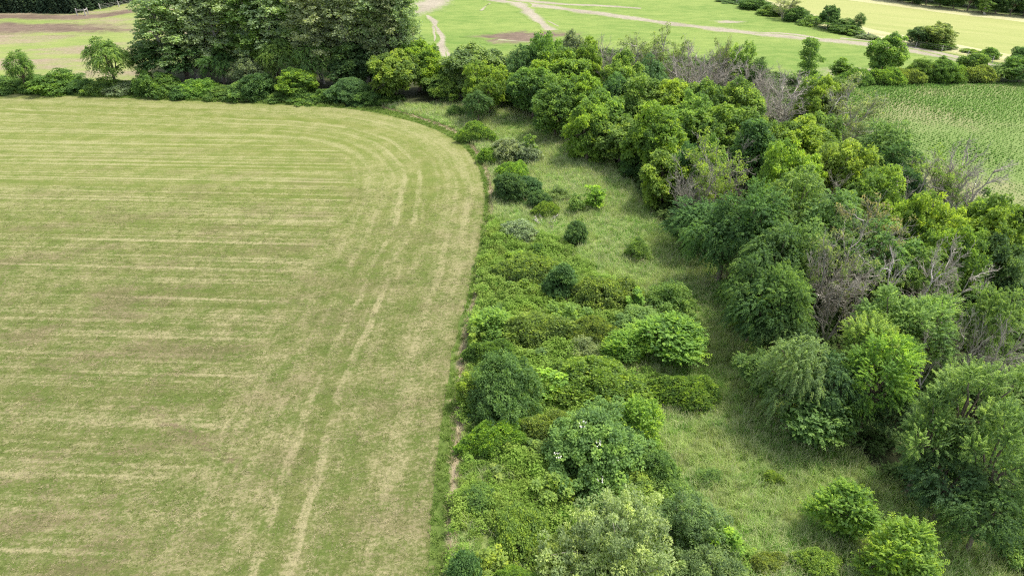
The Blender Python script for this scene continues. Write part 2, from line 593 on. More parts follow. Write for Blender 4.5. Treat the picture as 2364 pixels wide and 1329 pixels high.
def make_poplar(r, H=24.0, R=3.6, nl=46, nc=13, per=26, L=.34, W=.27, z0=.24):
    lv, tb = Leaves(), Tubes()
    top = np.array([r.normal() * .8, r.normal() * .8, H * .96])
    line = limb((0, 0, 0), top, r, 9, 0, .012)
    tb.add(line, .34, .06, 8)
    for k in range(nl):
        f = z0 + (1 - z0) * (k + r.uniform(0, 1)) / nl
        i = f * 8
        i0 = min(int(i), 7)
        b = line[i0] + (line[i0 + 1] - line[i0]) * (i - i0)
        ang = k * 2.4 + r.uniform(-.5, .5)
        reach = R * (1.0 - .62 * f ** 2.2) * r.uniform(.5, 1.05)
        c = b + np.array([math.cos(ang) * reach, math.sin(ang) * reach, reach * r.uniform(.3, .9)])
        c[2] = min(c[2], H - .8)
        tb.add(limb(b - np.array([0, 0, reach * .35]), c, r, 5, .03, .04), .10, .03, 4)
        rl = r.uniform(.8, 1.45) * R / 3.6
        dd = rdir(r, nc)
        C = c + dd * rl * r.uniform(.6, 1.1, nc)[:, None]
        tl = np.clip(.5 + r.normal() * .15, .15, .85)
        clump_leaves(lv, r, C, r.uniform(.34, .62, nc), per, L, W, droop=.4, upn=.12, tbase=tl, tvar=.16)
    return [('trunk', tb.mesh('trunk'), M['pale_bark']), ('crown', lv.mesh('crown'), M['foliage'])], 2 * R, H


def make_bush(r, H=3.0, R=1.9, nc=150, per=70, L=.17, W=.10, lump=.16, fl=0, rad=(.24, .42), stems=9, tv=.2, mat='bark', cone=0.0):
    """a bush built of a main mound and several side mounds of leaf clumps"""
    lv, tb = Leaves(), Tubes()
    m = 8
    ang = np.arange(m) * 2.4 + r.uniform(0, 6)
    far = R * r.uniform(.30, .62, m) * (.75 + lump)
    mc = np.vstack([[0, 0], np.stack([np.cos(ang) * far, np.sin(ang) * far], 1)])
    mr = np.r_[R * (.80 - lump * .9), R * r.uniform(.34, .52, m)]
    mt = np.r_[H * .95, H * (r.uniform(.45, .98, m) * (.6 + lump) + .4 - lump) * np.clip(1.06 - far / R * .45 - cone * far / R, .3, 1)]
    mz = np.minimum(mt * .62, np.maximum(mr * 1.15, mt * .4))
    if cone:
        mz[0] = mt[0] * .55
    cz = mt - mz
    C = []
    for k in range(m + 1):
        n = int(nc * 1.5 * mr[k] ** 2 / (mr ** 2).sum()) + 6
        d = rdir(r, n)
        d[:, 2] = np.where(d[:, 2] < -.5, -d[:, 2], d[:, 2])
        q = np.column_stack([mc[k][0] + d[:, 0] * mr[k], mc[k][1] + d[:, 1] * mr[k], cz[k] + d[:, 2] * mz[k]])
        if cone:
            f = 1 - cone * np.clip(q[:, 2] / H, 0, 1) ** 1.5
            q[:, 0] *= f
            q[:, 1] *= f
        q += r.normal(size=q.shape) * R * (.03 + lump * .16)
        C.append(q)
        low = d[:, 2] < .1
        g = q[low].copy()
        g[:, 2] *= r.uniform(.1, .7, len(g))
        C.append(g[::2])
    C = np.vstack(C)
    bury = np.zeros(len(C), bool)
    for k in range(m + 1):
        e = ((C[:, :2] - mc[k]) ** 2).sum(1) / mr[k] ** 2 + ((C[:, 2] - cz[k]) / mz[k]) ** 2
        bury |= (e < .55) & (C[:, 2] > cz[k] - mz[k] * .2)
    C = C[~bury]
    C[:, 2] = np.maximum(C[:, 2], .15)
    clump_leaves(lv, r, C, r.uniform(*rad, len(C)), per, L, W, droop=.2, tvar=tv, tbase=.5)
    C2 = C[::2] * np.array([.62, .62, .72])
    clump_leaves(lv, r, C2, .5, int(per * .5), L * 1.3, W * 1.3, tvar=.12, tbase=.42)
    for q in range(stems):
        e = C[(q * 7) % len(C)] * np.array([.95, .95, .97])
        tb.add(limb((r.normal() * .12, r.normal() * .12, 0), e, r, 4, .05, .05), .045, .015, 4)
    parts = [('stems', tb.mesh('stems'), M[mat]), ('crown', lv.mesh('crown'), M['foliage'])]
    if fl:
        lf = Leaves()
        o = C[C[:, 2] > H * .5]
        o = o[r.integers(0, len(o), fl)]
        for q in o:
            n = 12
            P = q + rdir(r, n) * np.array([.2, .2, .1]) + unit(q) * .34
            lf.add(P, rdir(r, n), np.tile([0, 0, 1.0], (n, 1)), .09, .09, .5)
        parts.append(('blossom', lf.mesh('blossom', 0, 0), M['blossom']))
    return parts, 2 * R, H


def make_thicket(r, H=1.9, R=3.0, nc=330, per=46, L=.17, W=.105, oblong=1.0, rad=(.22, .36)):
    """a low, wide, flat-topped mass of many stems"""
    lv, tb = Leaves(), Tubes()
    a = r.uniform(0, 2 * np.pi, nc)
    q = np.sqrt(r.uniform(0, 1, nc))
    edge = 1 + .16 * np.sin(3 * a + r.uniform(0, 6)) + .1 * np.sin(5 * a + r.uniform(0, 6))
    x, y = np.cos(a) * q * R * edge * .92, np.sin(a) * q * R * edge * .92 * oblong
    bump = np.zeros(nc)
    for _ in range(14):
        bx, by = r.uniform(-R, R, 2)
        bump = np.maximum(bump, r.uniform(.12, .3) * np.exp(-((x - bx) ** 2 + (y - by) ** 2) / (.09 * R * R + .15)))
    z = H * (.58 * (1 - q ** 3.2) + bump + .16) + r.normal(size=nc) * .05
    C = np.stack([x, y, np.maximum(z - .1, .15)], 1)
    clump_leaves(lv, r, C, r.uniform(*rad, nc), per, L, W, droop=.15, upn=1.0, tvar=.2)
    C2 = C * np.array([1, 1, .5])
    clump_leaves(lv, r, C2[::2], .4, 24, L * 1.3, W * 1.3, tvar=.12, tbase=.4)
    for k in range(24):
        e = C[k]
        tb.add(limb((e[0] * .75, e[1] * .75, 0), e, r, 3, 0, .04), .025, .012, 3)
    return [('stems', tb.mesh('stems'), M['bark']), ('crown', lv.mesh('crown'), M['foliage'])], 2 * R, H


def make_dead(r, H=8.0, R=3.2, stems=3, nb=9, nt=8, ntw=4, spread=.75, mat='dead_bark', rt=.15, fine=.0105, leaf=0, up=.35):
    """bare, leafless: stems, boughs, twigs"""
    tb, tw, lv = Tubes(), Tubes(), Leaves()
    tips = []
    for s in range(stems):
        a = 2 * np.pi * s / stems + r.uniform(-.4, .4)
        sp = spread * r.uniform(.5, 1.1)
        e = np.array([math.cos(a) * R * sp * .75, math.sin(a) * R * sp * .75, H * r.uniform(.68, .9)])
        st = limb((math.cos(a) * .15, math.sin(a) * .15, 0), e, r, 7, -.03, .03)
        tb.add(st, rt * r.uniform(.8, 1.2), .03, 6)
        for b in range(nb):
            f = r.uniform(.22, 1.0)
            i = min(int(f * 6), 5)
            p = st[i] + (st[i + 1] - st[i]) * (f * 6 - i)
            d = unit(unit(e) * .5 + rdir(r, 1)[0] * .8 + np.array([math.cos(a), math.sin(a), 0]) * .3 + np.array([0, 0, up]))
            L = H * .34 * (1.15 - .5 * f) * r.uniform(.7, 1.2)
            br = limb(p, p + d * L, r, 5, .04, .05)
            tb.add(br, .06 * rt / .15, .02, 4)
            for t in range(nt):
                f2 = r.uniform(.15, 1)
                j = min(int(f2 * 4), 3)
                p2 = br[j] + (br[j + 1] - br[j]) * (f2 * 4 - j)
                d2 = unit(d * .8 + rdir(r, 1)[0] * .75 + np.array([0, 0, .25]))
                L2 = L * .42 * r.uniform(.6, 1.2)
                tg = limb(p2, p2 + d2 * L2, r, 4, .03, .05)
                tw.add(tg, fine * 1.5, fine, 3)
                for u in range(ntw):
                    p3 = tg[r.integers(0, 4)]
                    d3 = unit(d2 + rdir(r, 1)[0] * .8)
                    q = p3 + d3 * L2 * .5
                    tw.add(np.stack([p3, (p3 + q) / 2 + rdir(r, 1)[0] * .03, q]), fine * 1.1, fine * .7, 3)
                    tips.append(q)
    parts = [('trunk', tb.mesh('trunk'), M[mat]), ('twig_sprays', tw.mesh('twig_sprays'), M['dead_bark'])]
    if leaf:
        tips = np.array(tips)
        C = tips[r.random(len(tips)) < leaf]
        clump_leaves(lv, r, C, .3, 16, .2, .12, tvar=.2)
        parts.append(('crown', lv.mesh('crown'), M['foliage']))
    return parts, 2 * R, H


def make_sapling(r, H=4.0, R=1.1, n=9, per=44, L=.22, W=.12, stems=6, z0=.2):
    """a young clump: several upright shoots, each with leaf clusters, ragged on top"""
    lv, tb = Leaves(), Tubes()
    for s in range(stems):
        a = s * 2.4 + r.uniform(-.4, .4)
        q = 0 if s == 0 else R * r.uniform(.35, .85)
        h = H * (1 if s == 0 else r.uniform(.55, .92))
        e = np.array([math.cos(a) * q, math.sin(a) * q, h * .95])
        st = limb((math.cos(a) * q * .2, math.sin(a) * q * .2, 0), e, r, 6, -.02, .03)
        tb.add(st, .03 + H * .006, .012, 5)
        C, ra = [], []
        for k in range(n):
            f = z0 + (1 - z0) * (k + r.uniform(0, 1)) / n
            i = min(int(f * 5), 4)
            p = st[i] + (st[i + 1] - st[i]) * (f * 5 - i)
            w = R * r.uniform(.1, .42) * (1.15 - .7 * f)
            b = r.uniform(0, 6.28)
            C.append(p + np.array([math.cos(b) * w, math.sin(b) * w, w * .3]))
            ra.append(R * r.uniform(.16, .32) * (1.2 - .5 * f))
        clump_leaves(lv, r, np.array(C), np.array(ra), per, L, W, droop=.25, tvar=.2, tbase=.52)
    return [('trunk', tb.mesh('trunk'), M['bark']), ('crown', lv.mesh('crown'), M['foliage'])], 2 * R, H


def make_spruce(r, H=13.0, R=3.0, whorls=24, per=13):
    lv, tb = Leaves(), Tubes()
    tb.add(np.array([[0, 0, 0], [0, 0, H * .5], [0, 0, H]]), .2, .03, 6)
    for k in range(whorls):
        f = .06 + .92 * k / whorls
        rr = R * (1 - f) ** .85 + .15
        for b in range(per):
            a = b * 2 * np.pi / per + k * .7 + r.uniform(-.2, .2)
            ln = rr * r.uniform(.75, 1.1)
            n = max(4, int(ln * 9))
            t = np.linspace(.15, 1, n)
            out = np.array([math.cos(a), math.sin(a), 0])
            A = out * (ln * t)[:, None]
            A[:, 2] = H * f - .32 * ln * t ** 1.3 + r.normal(size=n) * .04
            side = np.array([-out[1], out[0], 0])
            for sg in (-1, 1, 0):
                D = out * .6 + side * sg * .8 + r.normal(size=(n, 3)) * .15 + np.array([0, 0, -.3 if sg else -.8])
                lv.add(A, D, np.tile([0, 0, 1.0], (n, 1)) + r.normal(size=(n, 3)) * .3, .42, .16, .45 + r.normal(size=n) * .15)
    return [('trunk', tb.mesh('trunk'), M['pale_bark']), ('crown', lv.mesh('crown'), M['foliage'])], 2 * R, H


def mat_blossom():
    t = NT('white_blossom')
    return t.surface((.72, .70, .62), .7, trans=.2)


M['blossom'] = mat_blossom()


# ------------------------------------------------------------------ ground, fields, tracks
def G(px):
    return np.array([at(*p) for p in px])


def smooth_line(P, step=.6, it=2):
    P = np.asarray(P, float)
    for _ in range(it):                                   # Chaikin
        Q = [P[0]]
        for a, b in zip(P[:-1], P[1:]):
            Q += [a * .75 + b * .25, a * .25 + b * .75]
        Q.append(P[-1])
        P = np.array(Q)
    s = np.r_[0, np.cumsum(np.linalg.norm(np.diff(P, axis=0), axis=1))]
    n = max(2, int(s[-1] / step))
    q = np.linspace(0, s[-1], n)
    return np.stack([np.interp(q, s, P[:, 0]), np.interp(q, s, P[:, 1])], 1)


def wobble(n, amp, r, k=4):
    w = r.normal(size=n)
    for _ in range(k):
        w = np.convolve(np.pad(w, 2, mode='edge'), np.ones(5) / 5, 'valid')
    return amp * w / (w.std() + 1e-6)


def structure(o):
    o['kind'] = 'structure'
    return o


def sheet(name, P, z, mat):
    me = bpy.data.meshes.new(name)
    me.from_pydata([(x, y, z) for x, y in P], [], [list(range(len(P)))])
    if me.polygons[0].normal.z < 0:
        me.flip_normals()
    return structure(link(name, me, mat))


def ribbon(name, line, width, z, mat, r, rag=.25, crown=0.0):
    """a strip along line (n,2); width a number or one per end"""
    n = len(line)
    t = unit(np.gradient(line, axis=0))
    nn = np.stack([-t[:, 1], t[:, 0]], 1)
    w = np.linspace(width[0], width[1], n) if isinstance(width, tuple) else np.full(n, width)
    wl = w * .5 * (1 + wobble(n, rag, r, 2)) + wobble(n, .05, r, 1)
    wr = w * .5 * (1 + wobble(n, rag, r, 2)) + wobble(n, .05, r, 1)
    V = np.zeros((n * 3, 3))
    V[0::3, :2] = line + nn * wl[:, None]
    V[1::3, :2] = line
    V[2::3, :2] = line - nn * wr[:, None]
    V[:, 2] = z
    V[1::3, 2] = z + crown
    i = np.arange(n - 1)[:, None] * 3
    F = np.concatenate([np.hstack([i, i + 1, i + 4, i + 3]), np.hstack([i + 1, i + 2, i + 5, i + 4])])[:, ::-1]
    side = np.ones(3 * n)
    side[1::3] = 0
    return structure(link(name, np_mesh(name, V, F, {'side': side}), mat))


def blob(name, c, rx, ry, rot, z, mat, r, n=64, rag=.2):
    a = np.arange(n) * 2 * np.pi / n
    k = 1 + wobble(n, rag * .6, r, 3) + wobble(n, rag * .35, r, 1)
    x, y = np.cos(a) * rx * k, np.sin(a) * ry * k
    P = np.stack([c[0] + x * math.cos(rot) - y * math.sin(rot), c[1] + x * math.sin(rot) + y * math.cos(rot)], 1)
    V = np.vstack([[c[0], c[1], z], np.column_stack([P, np.full(n, z)])])
    k = np.arange(n)
    F = np.column_stack([np.zeros(n), k + 1, (k + 1) % n + 1])
    return structure(link(name, np_mesh(name, V, F, {'side': np.r_[0, np.ones(n)]}), mat))


def inside(P, poly):
    x, y = P[:, 0], P[:, 1]
    c = np.zeros(len(P), bool)
    q = np.asarray(poly)
    for (x0, y0), (x1, y1) in zip(q, np.roll(q, -1, 0)):
        c ^= ((y0 > y) != (y1 > y)) & (x < (x1 - x0) * (y - y0) / (y1 - y0 + 1e-12) + x0)
    return c


def line_dist(P, L):
    best = np.full(len(P), 1e9)
    for a, b in zip(L[:-1], L[1:]):
        ab = b - a
        t = np.clip(((P - a) @ ab) / (ab @ ab), 0, 1)
        best = np.minimum(best, np.linalg.norm(P - a - t[:, None] * ab, axis=1))
    return best


rg = np.random.default_rng(11)
# the wide land the fields lie on, out to the horizon
sheet('ground', [(-3000, -800), (3000, -800), (3000, 5000), (-3000, 5000)], 0.0, M['weedy'])

HAY_PX = [(-700, 190), (-300, 205), (0, 215), (300, 228), (600, 240), (780, 248), (880, 262), (960, 282), (1020, 305), (1068, 335), (1098, 370), (1114, 410),
          (1120, 450), (1116, 500), (1106, 570), (1090, 640), (1072, 720), (1050, 800), (1034, 880), (1019, 980), (1006, 1080), (996, 1180), (990, 1329)]
HAY_EDGE = smooth_line(np.vstack([G(HAY_PX), [(-5.2, 8), (-5.6, -40)]]), .8)
DITCH_PX = [(880, 247), (960, 270), (1030, 292), (1072, 318), (1106, 356), (1128, 400), (1137, 450), (1135, 510), (1125, 570), (1111, 640), (1097, 690), (1083, 750), (1069, 830),
            (1062, 920), (1058, 1000), (1052, 1100), (1046, 1200), (1040, 1329)]
DITCH = smooth_line(np.vstack([G(DITCH_PX), [(-3.6, 8), (-4.0, -40)]]), .5)

# hay field: a fine grid that carries each point's distance from the field's edge
step = .8
gx, gy = np.arange(-150, 4, step), np.arange(-40, 160, step)
X, Y = np.meshgrid(gx, gy)
P2 = np.stack([X.ravel(), Y.ravel()], 1)
hay_poly = np.vstack([HAY_EDGE, [(-150, -40), (-150, HAY_EDGE[0][1])]])
dist = line_dist(P2, HAY_EDGE[::3])
ins = inside(P2, hay_poly)
keep = ins | (dist < .9)
sd_ = np.where(ins, dist, -dist)
nx = len(gx)
iy, ix = np.meshgrid(np.arange(len(gy) - 1), np.arange(nx - 1), indexing='ij')
v0 = (iy * nx + ix).ravel()
F = np.stack([v0, v0 + 1, v0 + nx + 1, v0 + nx], 1)
F = F[keep[F].all(1)]
used, inv = np.unique(F, return_inverse=True)
Vh = np.column_stack([P2[used], np.full(len(used), .012)])
hay = structure(link('hay_field', np_mesh('hay_field', Vh, inv.reshape(F.shape), {'edge_distance': sd_[used]}), M['hay']))

# verge between the mown edge and the furrow, the furrow itself, and the meadow beyond it
k0 = int(np.argmin(np.linalg.norm(HAY_EDGE - np.array(at(800, 249)), axis=1)))
verge_poly = np.vstack([HAY_EDGE[k0:], DITCH[::-1]])
sheet('field_verge', verge_poly, .022, M['verge'])
top_strip = np.vstack([HAY_EDGE[:k0 + 1], G([(790, 238), (600, 228), (300, 216), (0, 203), (-300, 195), (-700, 182)])])
sheet('hedge_verge', top_strip, .024, M['verge'])
MEADOW_PX = [(1120, 236), (1190, 240), (1250, 262), (1310, 292), (1380, 340), (1450, 410), (1490, 480), (1560, 545), (1650, 610), (1720, 700), (1790, 790),
             (1850, 900), (1930, 1010), (2060, 1110), (2180, 1210), (2364, 1329)]
MEADOW_R = smooth_line(np.vstack([G(MEADOW_PX), [(44, 8)]]), 1.0, 1)
meadow_poly = np.vstack([DITCH, [(44, -30)], MEADOW_R[::-1]])
sheet('meadow', meadow_poly, .030, M['meadow'])
ribbon('furrow', DITCH[:int(len(DITCH) * .93)], 1.3, .040, M['dry_edge'], rg, .45)

# pastures beyond the hedge
sheet('worn_pasture', G([(-900, 185), (0, 195), (330, 196), (420, 150), (420, 5), (330, 4), (0, 28), (-900, 40)]), .010, M['worn'])
pas = np.vstack([G([(960, 205), (1110, 215), (1400, 190), (1800, 205), (1960, 192), (2120, 180), (2364, 172), (2700, 160), (2700, 215)][:8]),
                 G([(2290, 150), (2130, 118), (1990, 94), (1840, 48), (1700, 6)]), [(80, 330), (-60, 330)]])
sheet('green_pasture', pas, .012, M['pasture'])
WHEAT = np.vstack([G([(1700, 2), (1840, 40), (1990, 86), (2130, 112), (2290, 142), (2700, 220), (2900, 150), (2364, 38), (2200, 22), (2050, 2)]), [(150, 330), (80, 330)]])
sheet('grain_field', WHEAT, .014, M['wheat'])
cut = smooth_line(G([(1640, -25), (1800, 22), (1990, 75), (2140, 100), (2300, 131), (2500, 165)]), 2)
ribbon('cut_strip', cut, 9.0, .020, M['stubble'], rg, .06)
cut = smooth_line(G([(1900, -12), (2050, 6), (2200, 27), (2364, 44), (2600, 75)]), 2)
ribbon('cut_strip', cut, 9.0, .020, M['stubble'], rg, .06)

CORN_PX = [(1930, 215), (1975, 200), (2120, 196), (2364, 192), (2900, 182), (2900, 700), (2500, 620), (2330, 520), (2150, 470), (2040, 340), (1960, 290)]
CORN = G(CORN_PX)
sheet('corn_field', CORN, .016, M['corn_soil'])

# dirt tracks worn through the pasture
def track(px, w, z=.024, rag=.22, name='dirt_track', mat='dirt', step=.9):
    w = tuple(k * 1.5 for k in w) if isinstance(w, tuple) else w * 1.5
    return ribbon(name, smooth_line(G(px), step), w, z, M[mat], rg, rag)


track([(1080, -8), (1200, 8), (1330, 24), (1500, 48), (1640, 68), (1790, 82), (1900, 92), (2000, 101), (2100, 116), (2190, 134), (2270, 148), (2364, 158)], (4.6, 3.4))
track([(1900, 91), (1840, 80), (1780, 75), (1740, 78)], (1.6, .8), .028)
track([(2250, 141), (2100, 108), (2010, 95), (1940, 88)], (2.6, 1.2), .030)
track([(1190, 6), (1225, 28), (1245, 52), (1270, 70), (1298, 90)], (4.2, 1.8), .032)
track([(1150, -6), (1260, 8), (1400, 14), (1480, 20)], (4.0, 1.5), .026)
track([(1228, 34), (1262, 48), (1290, 62)], (.9, .4), .030)
blob('dirt_track', at(990, 12), 6.5, 24, math.radians(-6), .024, M['dirt'], rg, rag=.3)
track([(985, 36), (1003, 50), (1011, 66), (1020, 88), (1018, 108), (1028, 128), (1030, 146), (1022, 175)], (1.3, 1.5), .034, .4)
track([(1000, 62), (1006, 80), (1004, 96)], (.7, .3), .036, .4)
track([(1028, 108), (1036, 128), (1044, 150)], (.6, .4), .036, .4)
track([(1150, 92), (1200, 96), (1240, 98), (1215, 108)], (1.0, .6), .040, .4)
track([(1110, 25), (1122, 14), (1130, 8)], (.8, .5), .036, .4)
blob('bare_patch', at(1196, 86), 13.0, 8.5, .1, .036, M['soil'], rg, rag=.3)
blob('bare_patch', at(1685, 52), 4.5, 2.4, -.2, .024, M['dirt'], rg, rag=.4)
blob('bare_patch', at(2000, 168), 11, 4, 0, .024, M['dirt'], rg, rag=.25)
track([(-300, 44), (0, 38), (120, 41), (230, 40), (330, 22), (420, 14)], (9.5, 5.0), .026, .12, 'bare_patch', 'soil_worn')
blob('bare_patch', at(45, 64), 36, 10, -.05, .022, M['soil_worn'], rg, rag=.35)
blob('bare_patch', at(230, 72), 22, 6, .1, .020, M['soil_worn'], rg, rag=.35)

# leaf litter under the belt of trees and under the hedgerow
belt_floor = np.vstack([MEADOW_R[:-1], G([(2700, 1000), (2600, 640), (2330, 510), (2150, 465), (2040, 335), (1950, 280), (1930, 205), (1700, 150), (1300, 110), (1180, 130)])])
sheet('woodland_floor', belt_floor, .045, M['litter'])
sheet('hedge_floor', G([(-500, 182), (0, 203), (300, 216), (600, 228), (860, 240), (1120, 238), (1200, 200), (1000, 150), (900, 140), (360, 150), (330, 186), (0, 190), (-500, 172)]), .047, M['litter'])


# ------------------------------------------------------------------ plants nobody could count: grasses, weeds, corn
def scatter(name, label, tuft, pts, rot, scl, tint, mat, z=.02):
    """one object: a tuft (faces) and its places (loose points), instanced by geometry nodes"""
    V, F, h = tuft
    n = len(pts)
    nv = len(V)
    me = bpy.data.meshes.new(name)
    me.vertices.add(nv + n)
    P = np.column_stack([pts, np.full(n, z)])
    me.vertices.foreach_set('co', np.vstack([V, P]).astype(np.float32).ravel())
    k = F.shape[1]
    me.loops.add(F.size)
    me.loops.foreach_set('vertex_index', F.astype(np.int32).ravel())
    me.polygons.add(len(F))
    me.polygons.foreach_set('loop_start', np.arange(0, F.size, k, dtype=np.int32))
    me.polygons.foreach_set('loop_total', np.full(len(F), k, np.int32))

    def put(a, lead, v, vec=False):
        at_ = me.attributes.new(a, 'FLOAT_VECTOR' if vec else 'FLOAT', 'POINT')
        d = np.vstack([lead, v]) if vec else np.r_[lead, v]
        at_.data.foreach_set('vector' if vec else 'value', d.astype(np.float32).ravel())
    put('place', np.zeros(nv), np.ones(n))
    put('h', h, np.zeros(n))
    put('tint', np.zeros(nv), tint)
    put('turn', np.zeros((nv, 3)), rot, True)
    put('size', np.zeros((nv, 3)), scl, True)
    me.update(calc_edges=True)
    o = link(name, me, mat)
    o['kind'] = 'stuff'
    o['label'] = label
    g = bpy.data.node_groups.new(name, 'GeometryNodeTree')
    g.interface.new_socket('Geometry', in_out='INPUT', socket_type='NodeSocketGeometry')
    g.interface.new_socket('Geometry', in_out='OUTPUT', socket_type='NodeSocketGeometry')
    N = g.nodes.new

    def named(a, t):
        x = N('GeometryNodeInputNamedAttribute')
        x.data_type = t
        x.inputs[0].default_value = a
        return next(s for s in x.outputs if s.enabled and s.name == 'Attribute')
    gi, go = N('NodeGroupInput'), N('NodeGroupOutput')
    sp = N('GeometryNodeSeparateGeometry')
    sp.domain = 'POINT'
    cp = N('FunctionNodeCompare')
    cp.data_type = 'FLOAT'
    cp.operation = 'GREATER_THAN'
    cp.inputs[1].default_value = .5
    g.links.new(named('place', 'FLOAT'), cp.inputs[0])
    g.links.new(gi.outputs[0], sp.inputs[0])
    g.links.new(cp.outputs[0], sp.inputs[1])
    ip = N('GeometryNodeInstanceOnPoints')
    g.links.new(sp.outputs[0], ip.inputs['Points'])
    g.links.new(sp.outputs[1], ip.inputs['Instance'])
    er = N('FunctionNodeEulerToRotation')
    g.links.new(named('turn', 'FLOAT_VECTOR'), er.inputs[0])
    g.links.new(er.outputs[0], ip.inputs['Rotation'])
    g.links.new(named('size', 'FLOAT_VECTOR'), ip.inputs['Scale'])
    g.links.new(ip.outputs[0], go.inputs[0])
    md = o.modifiers.new('scatter', 'NODES')
    md.node_group = g
    return o


def blades(r, n, spread, H, W, lean=.45, segs=2):
    """a tuft of n grass blades"""
    a = r.uniform(0, 2 * np.pi, n)
    q = np.sqrt(r.uniform(0, 1, n)) * spread
    b = np.stack([np.cos(a) * q, np.sin(a) * q, np.zeros(n)], 1)
    hh = H * r.uniform(.55, 1.0, n)
    la = r.uniform(0, 2 * np.pi, n)
    ld = np.stack([np.cos(la), np.sin(la), np.zeros(n)], 1)
    sd = np.stack([-ld[:, 1], ld[:, 0], np.zeros(n)], 1)
    lv = [0, .55, 1.0]
    wv = [1, .8, .25]
    rows, hs = [], []
    for f, w in zip(lv, wv):
        c = b + np.array([0, 0, 1]) * (hh * f * (1 - .15 * f))[:, None] + ld * (hh * lean * r.uniform(.4, 1.2, n) * f * f)[:, None]
        rows.append(np.stack([c - sd * W * w / 2, c + sd * W * w / 2], 1))
        hs.append(np.full((n, 2), f))
    V = np.concatenate(rows, 1).reshape(-1, 3)
    h = np.concatenate(hs, 1).reshape(-1)
    i = np.arange(n)[:, None] * 6
    F = np.concatenate([np.hstack([i, i + 1, i + 3, i + 2]), np.hstack([i + 2, i + 3, i + 5, i + 4])])
    return V, F, h


def broadleaf(r, n, spread, H, L, W):
    """a weed: leaves all up and round its stems"""
    a = r.uniform(0, 2 * np.pi, n)
    q = np.sqrt(r.uniform(0, 1, n)) * spread
    f = r.uniform(.15, 1, n) ** .6
    P = np.stack([np.cos(a) * q, np.sin(a) * q, f * H * (1 - .4 * (q / spread) ** 2)], 1)
    D = rdir(r, n)
    D[:, 2] = np.abs(D[:, 2]) * .4 - .1
    D = unit(D)
    N = r.normal(size=(n, 3)) * .4 + np.array([0, 0, 1])
    S = unit(np.cross(D, N))
    s = r.uniform(.7, 1.3, n)[:, None]
    V = np.stack([P, P + D * L * s * .45 + S * W * s * .5, P + D * L * s - np.array([0, 0, .15 * L]), P + D * L * s * .45 - S * W * s * .5], 1).reshape(-1, 3)
    return V, np.arange(4 * n).reshape(n, 4), np.repeat(f, 4)


def fill(r, poly, density, near=None, thin=None):
    poly = np.asarray(poly)
    lo, hi = poly.min(0), poly.max(0)
    n = int((hi - lo).prod() * density)
    P = r.uniform(lo, hi, (n, 2))
    P = P[inside(P, poly)]
    # only where the drone could plausibly look
    vis = (np.abs(P[:, 0]) < 6 + 1.0 * (P[:, 1] + 16)) & (P[:, 1] > 14)
    P = P[vis]
    if thin is not None:
        P = P[r.random(len(P)) < thin(P)]
    return P


def vnoise(P, s, seed):
    """smooth value noise in the plane, 0..1"""
    rr = np.random.default_rng(seed)
    T = rr.random((64, 64))
    q = P / s
    i = np.floor(q).astype(int)
    f = q - i
    f = f * f * (3 - 2 * f)
    g = lambda a, b: T[(i[:, 0] + a) % 64, (i[:, 1] + b) % 64]
    return (g(0, 0) * (1 - f[:, 0]) + g(1, 0) * f[:, 0]) * (1 - f[:, 1]) + (g(0, 1) * (1 - f[:, 0]) + g(1, 1) * f[:, 0]) * f[:, 1]


def strew(name, label, tuft, P, mat, r, s=(.7, 1.3), tilt=.15, z=.02, sz=None):
    n = len(P)
    rot = np.column_stack([r.normal(size=(n, 2)) * tilt, r.uniform(0, 2 * np.pi, n)])
    k = r.uniform(*s, n)
    if sz is not None:
        k = k * sz
    return scatter(name, label, tuft, P, rot, np.column_stack([k, k, k * r.uniform(.8, 1.2, n)]), r.random(n), mat, z)


M['meadow_blade'] = mat_blade('meadow_grass_blade', (.23, .43, .085), (.38, .48, .165), (.58, .57, .32), patch=(.18, .39, .065), trans=.42)
M['seed_stem'] = mat_blade('seeding_grass_stem', (.36, .44, .18), (.46, .48, .25), (.66, .60, .42), trans=.3)
M['verge_blade'] = mat_blade('verge_grass_blade', (.15, .27, .04), (.21, .30, .065), (.28, .31, .11), trans=.35)
M['weed_leaf'] = mat_blade('weed_leaf', (.085, .22, .030), (.20, .32, .048), (.24, .34, .065), patch=(.28, .33, .065), trans=.4)
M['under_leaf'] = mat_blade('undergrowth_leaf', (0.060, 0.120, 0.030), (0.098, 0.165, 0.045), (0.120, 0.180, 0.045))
M['corn_leaf'] = mat_blade('corn_leaf', (.135, .27, .055), (.17, .30, .075), (.20, .33, .09), trans=.4)
M['hay_wisp'] = mat_blade('cut_hay_wisp', (0.276, 0.236, 0.127), (0.322, 0.282, 0.149), (0.391, 0.345, 0.207), trans=.1)
M['stub_blade'] = mat_blade('hay_stubble_blade', (0.115, 0.167, 0.032), (0.161, 0.196, 0.046), (0.230, 0.230, 0.092), trans=.15)

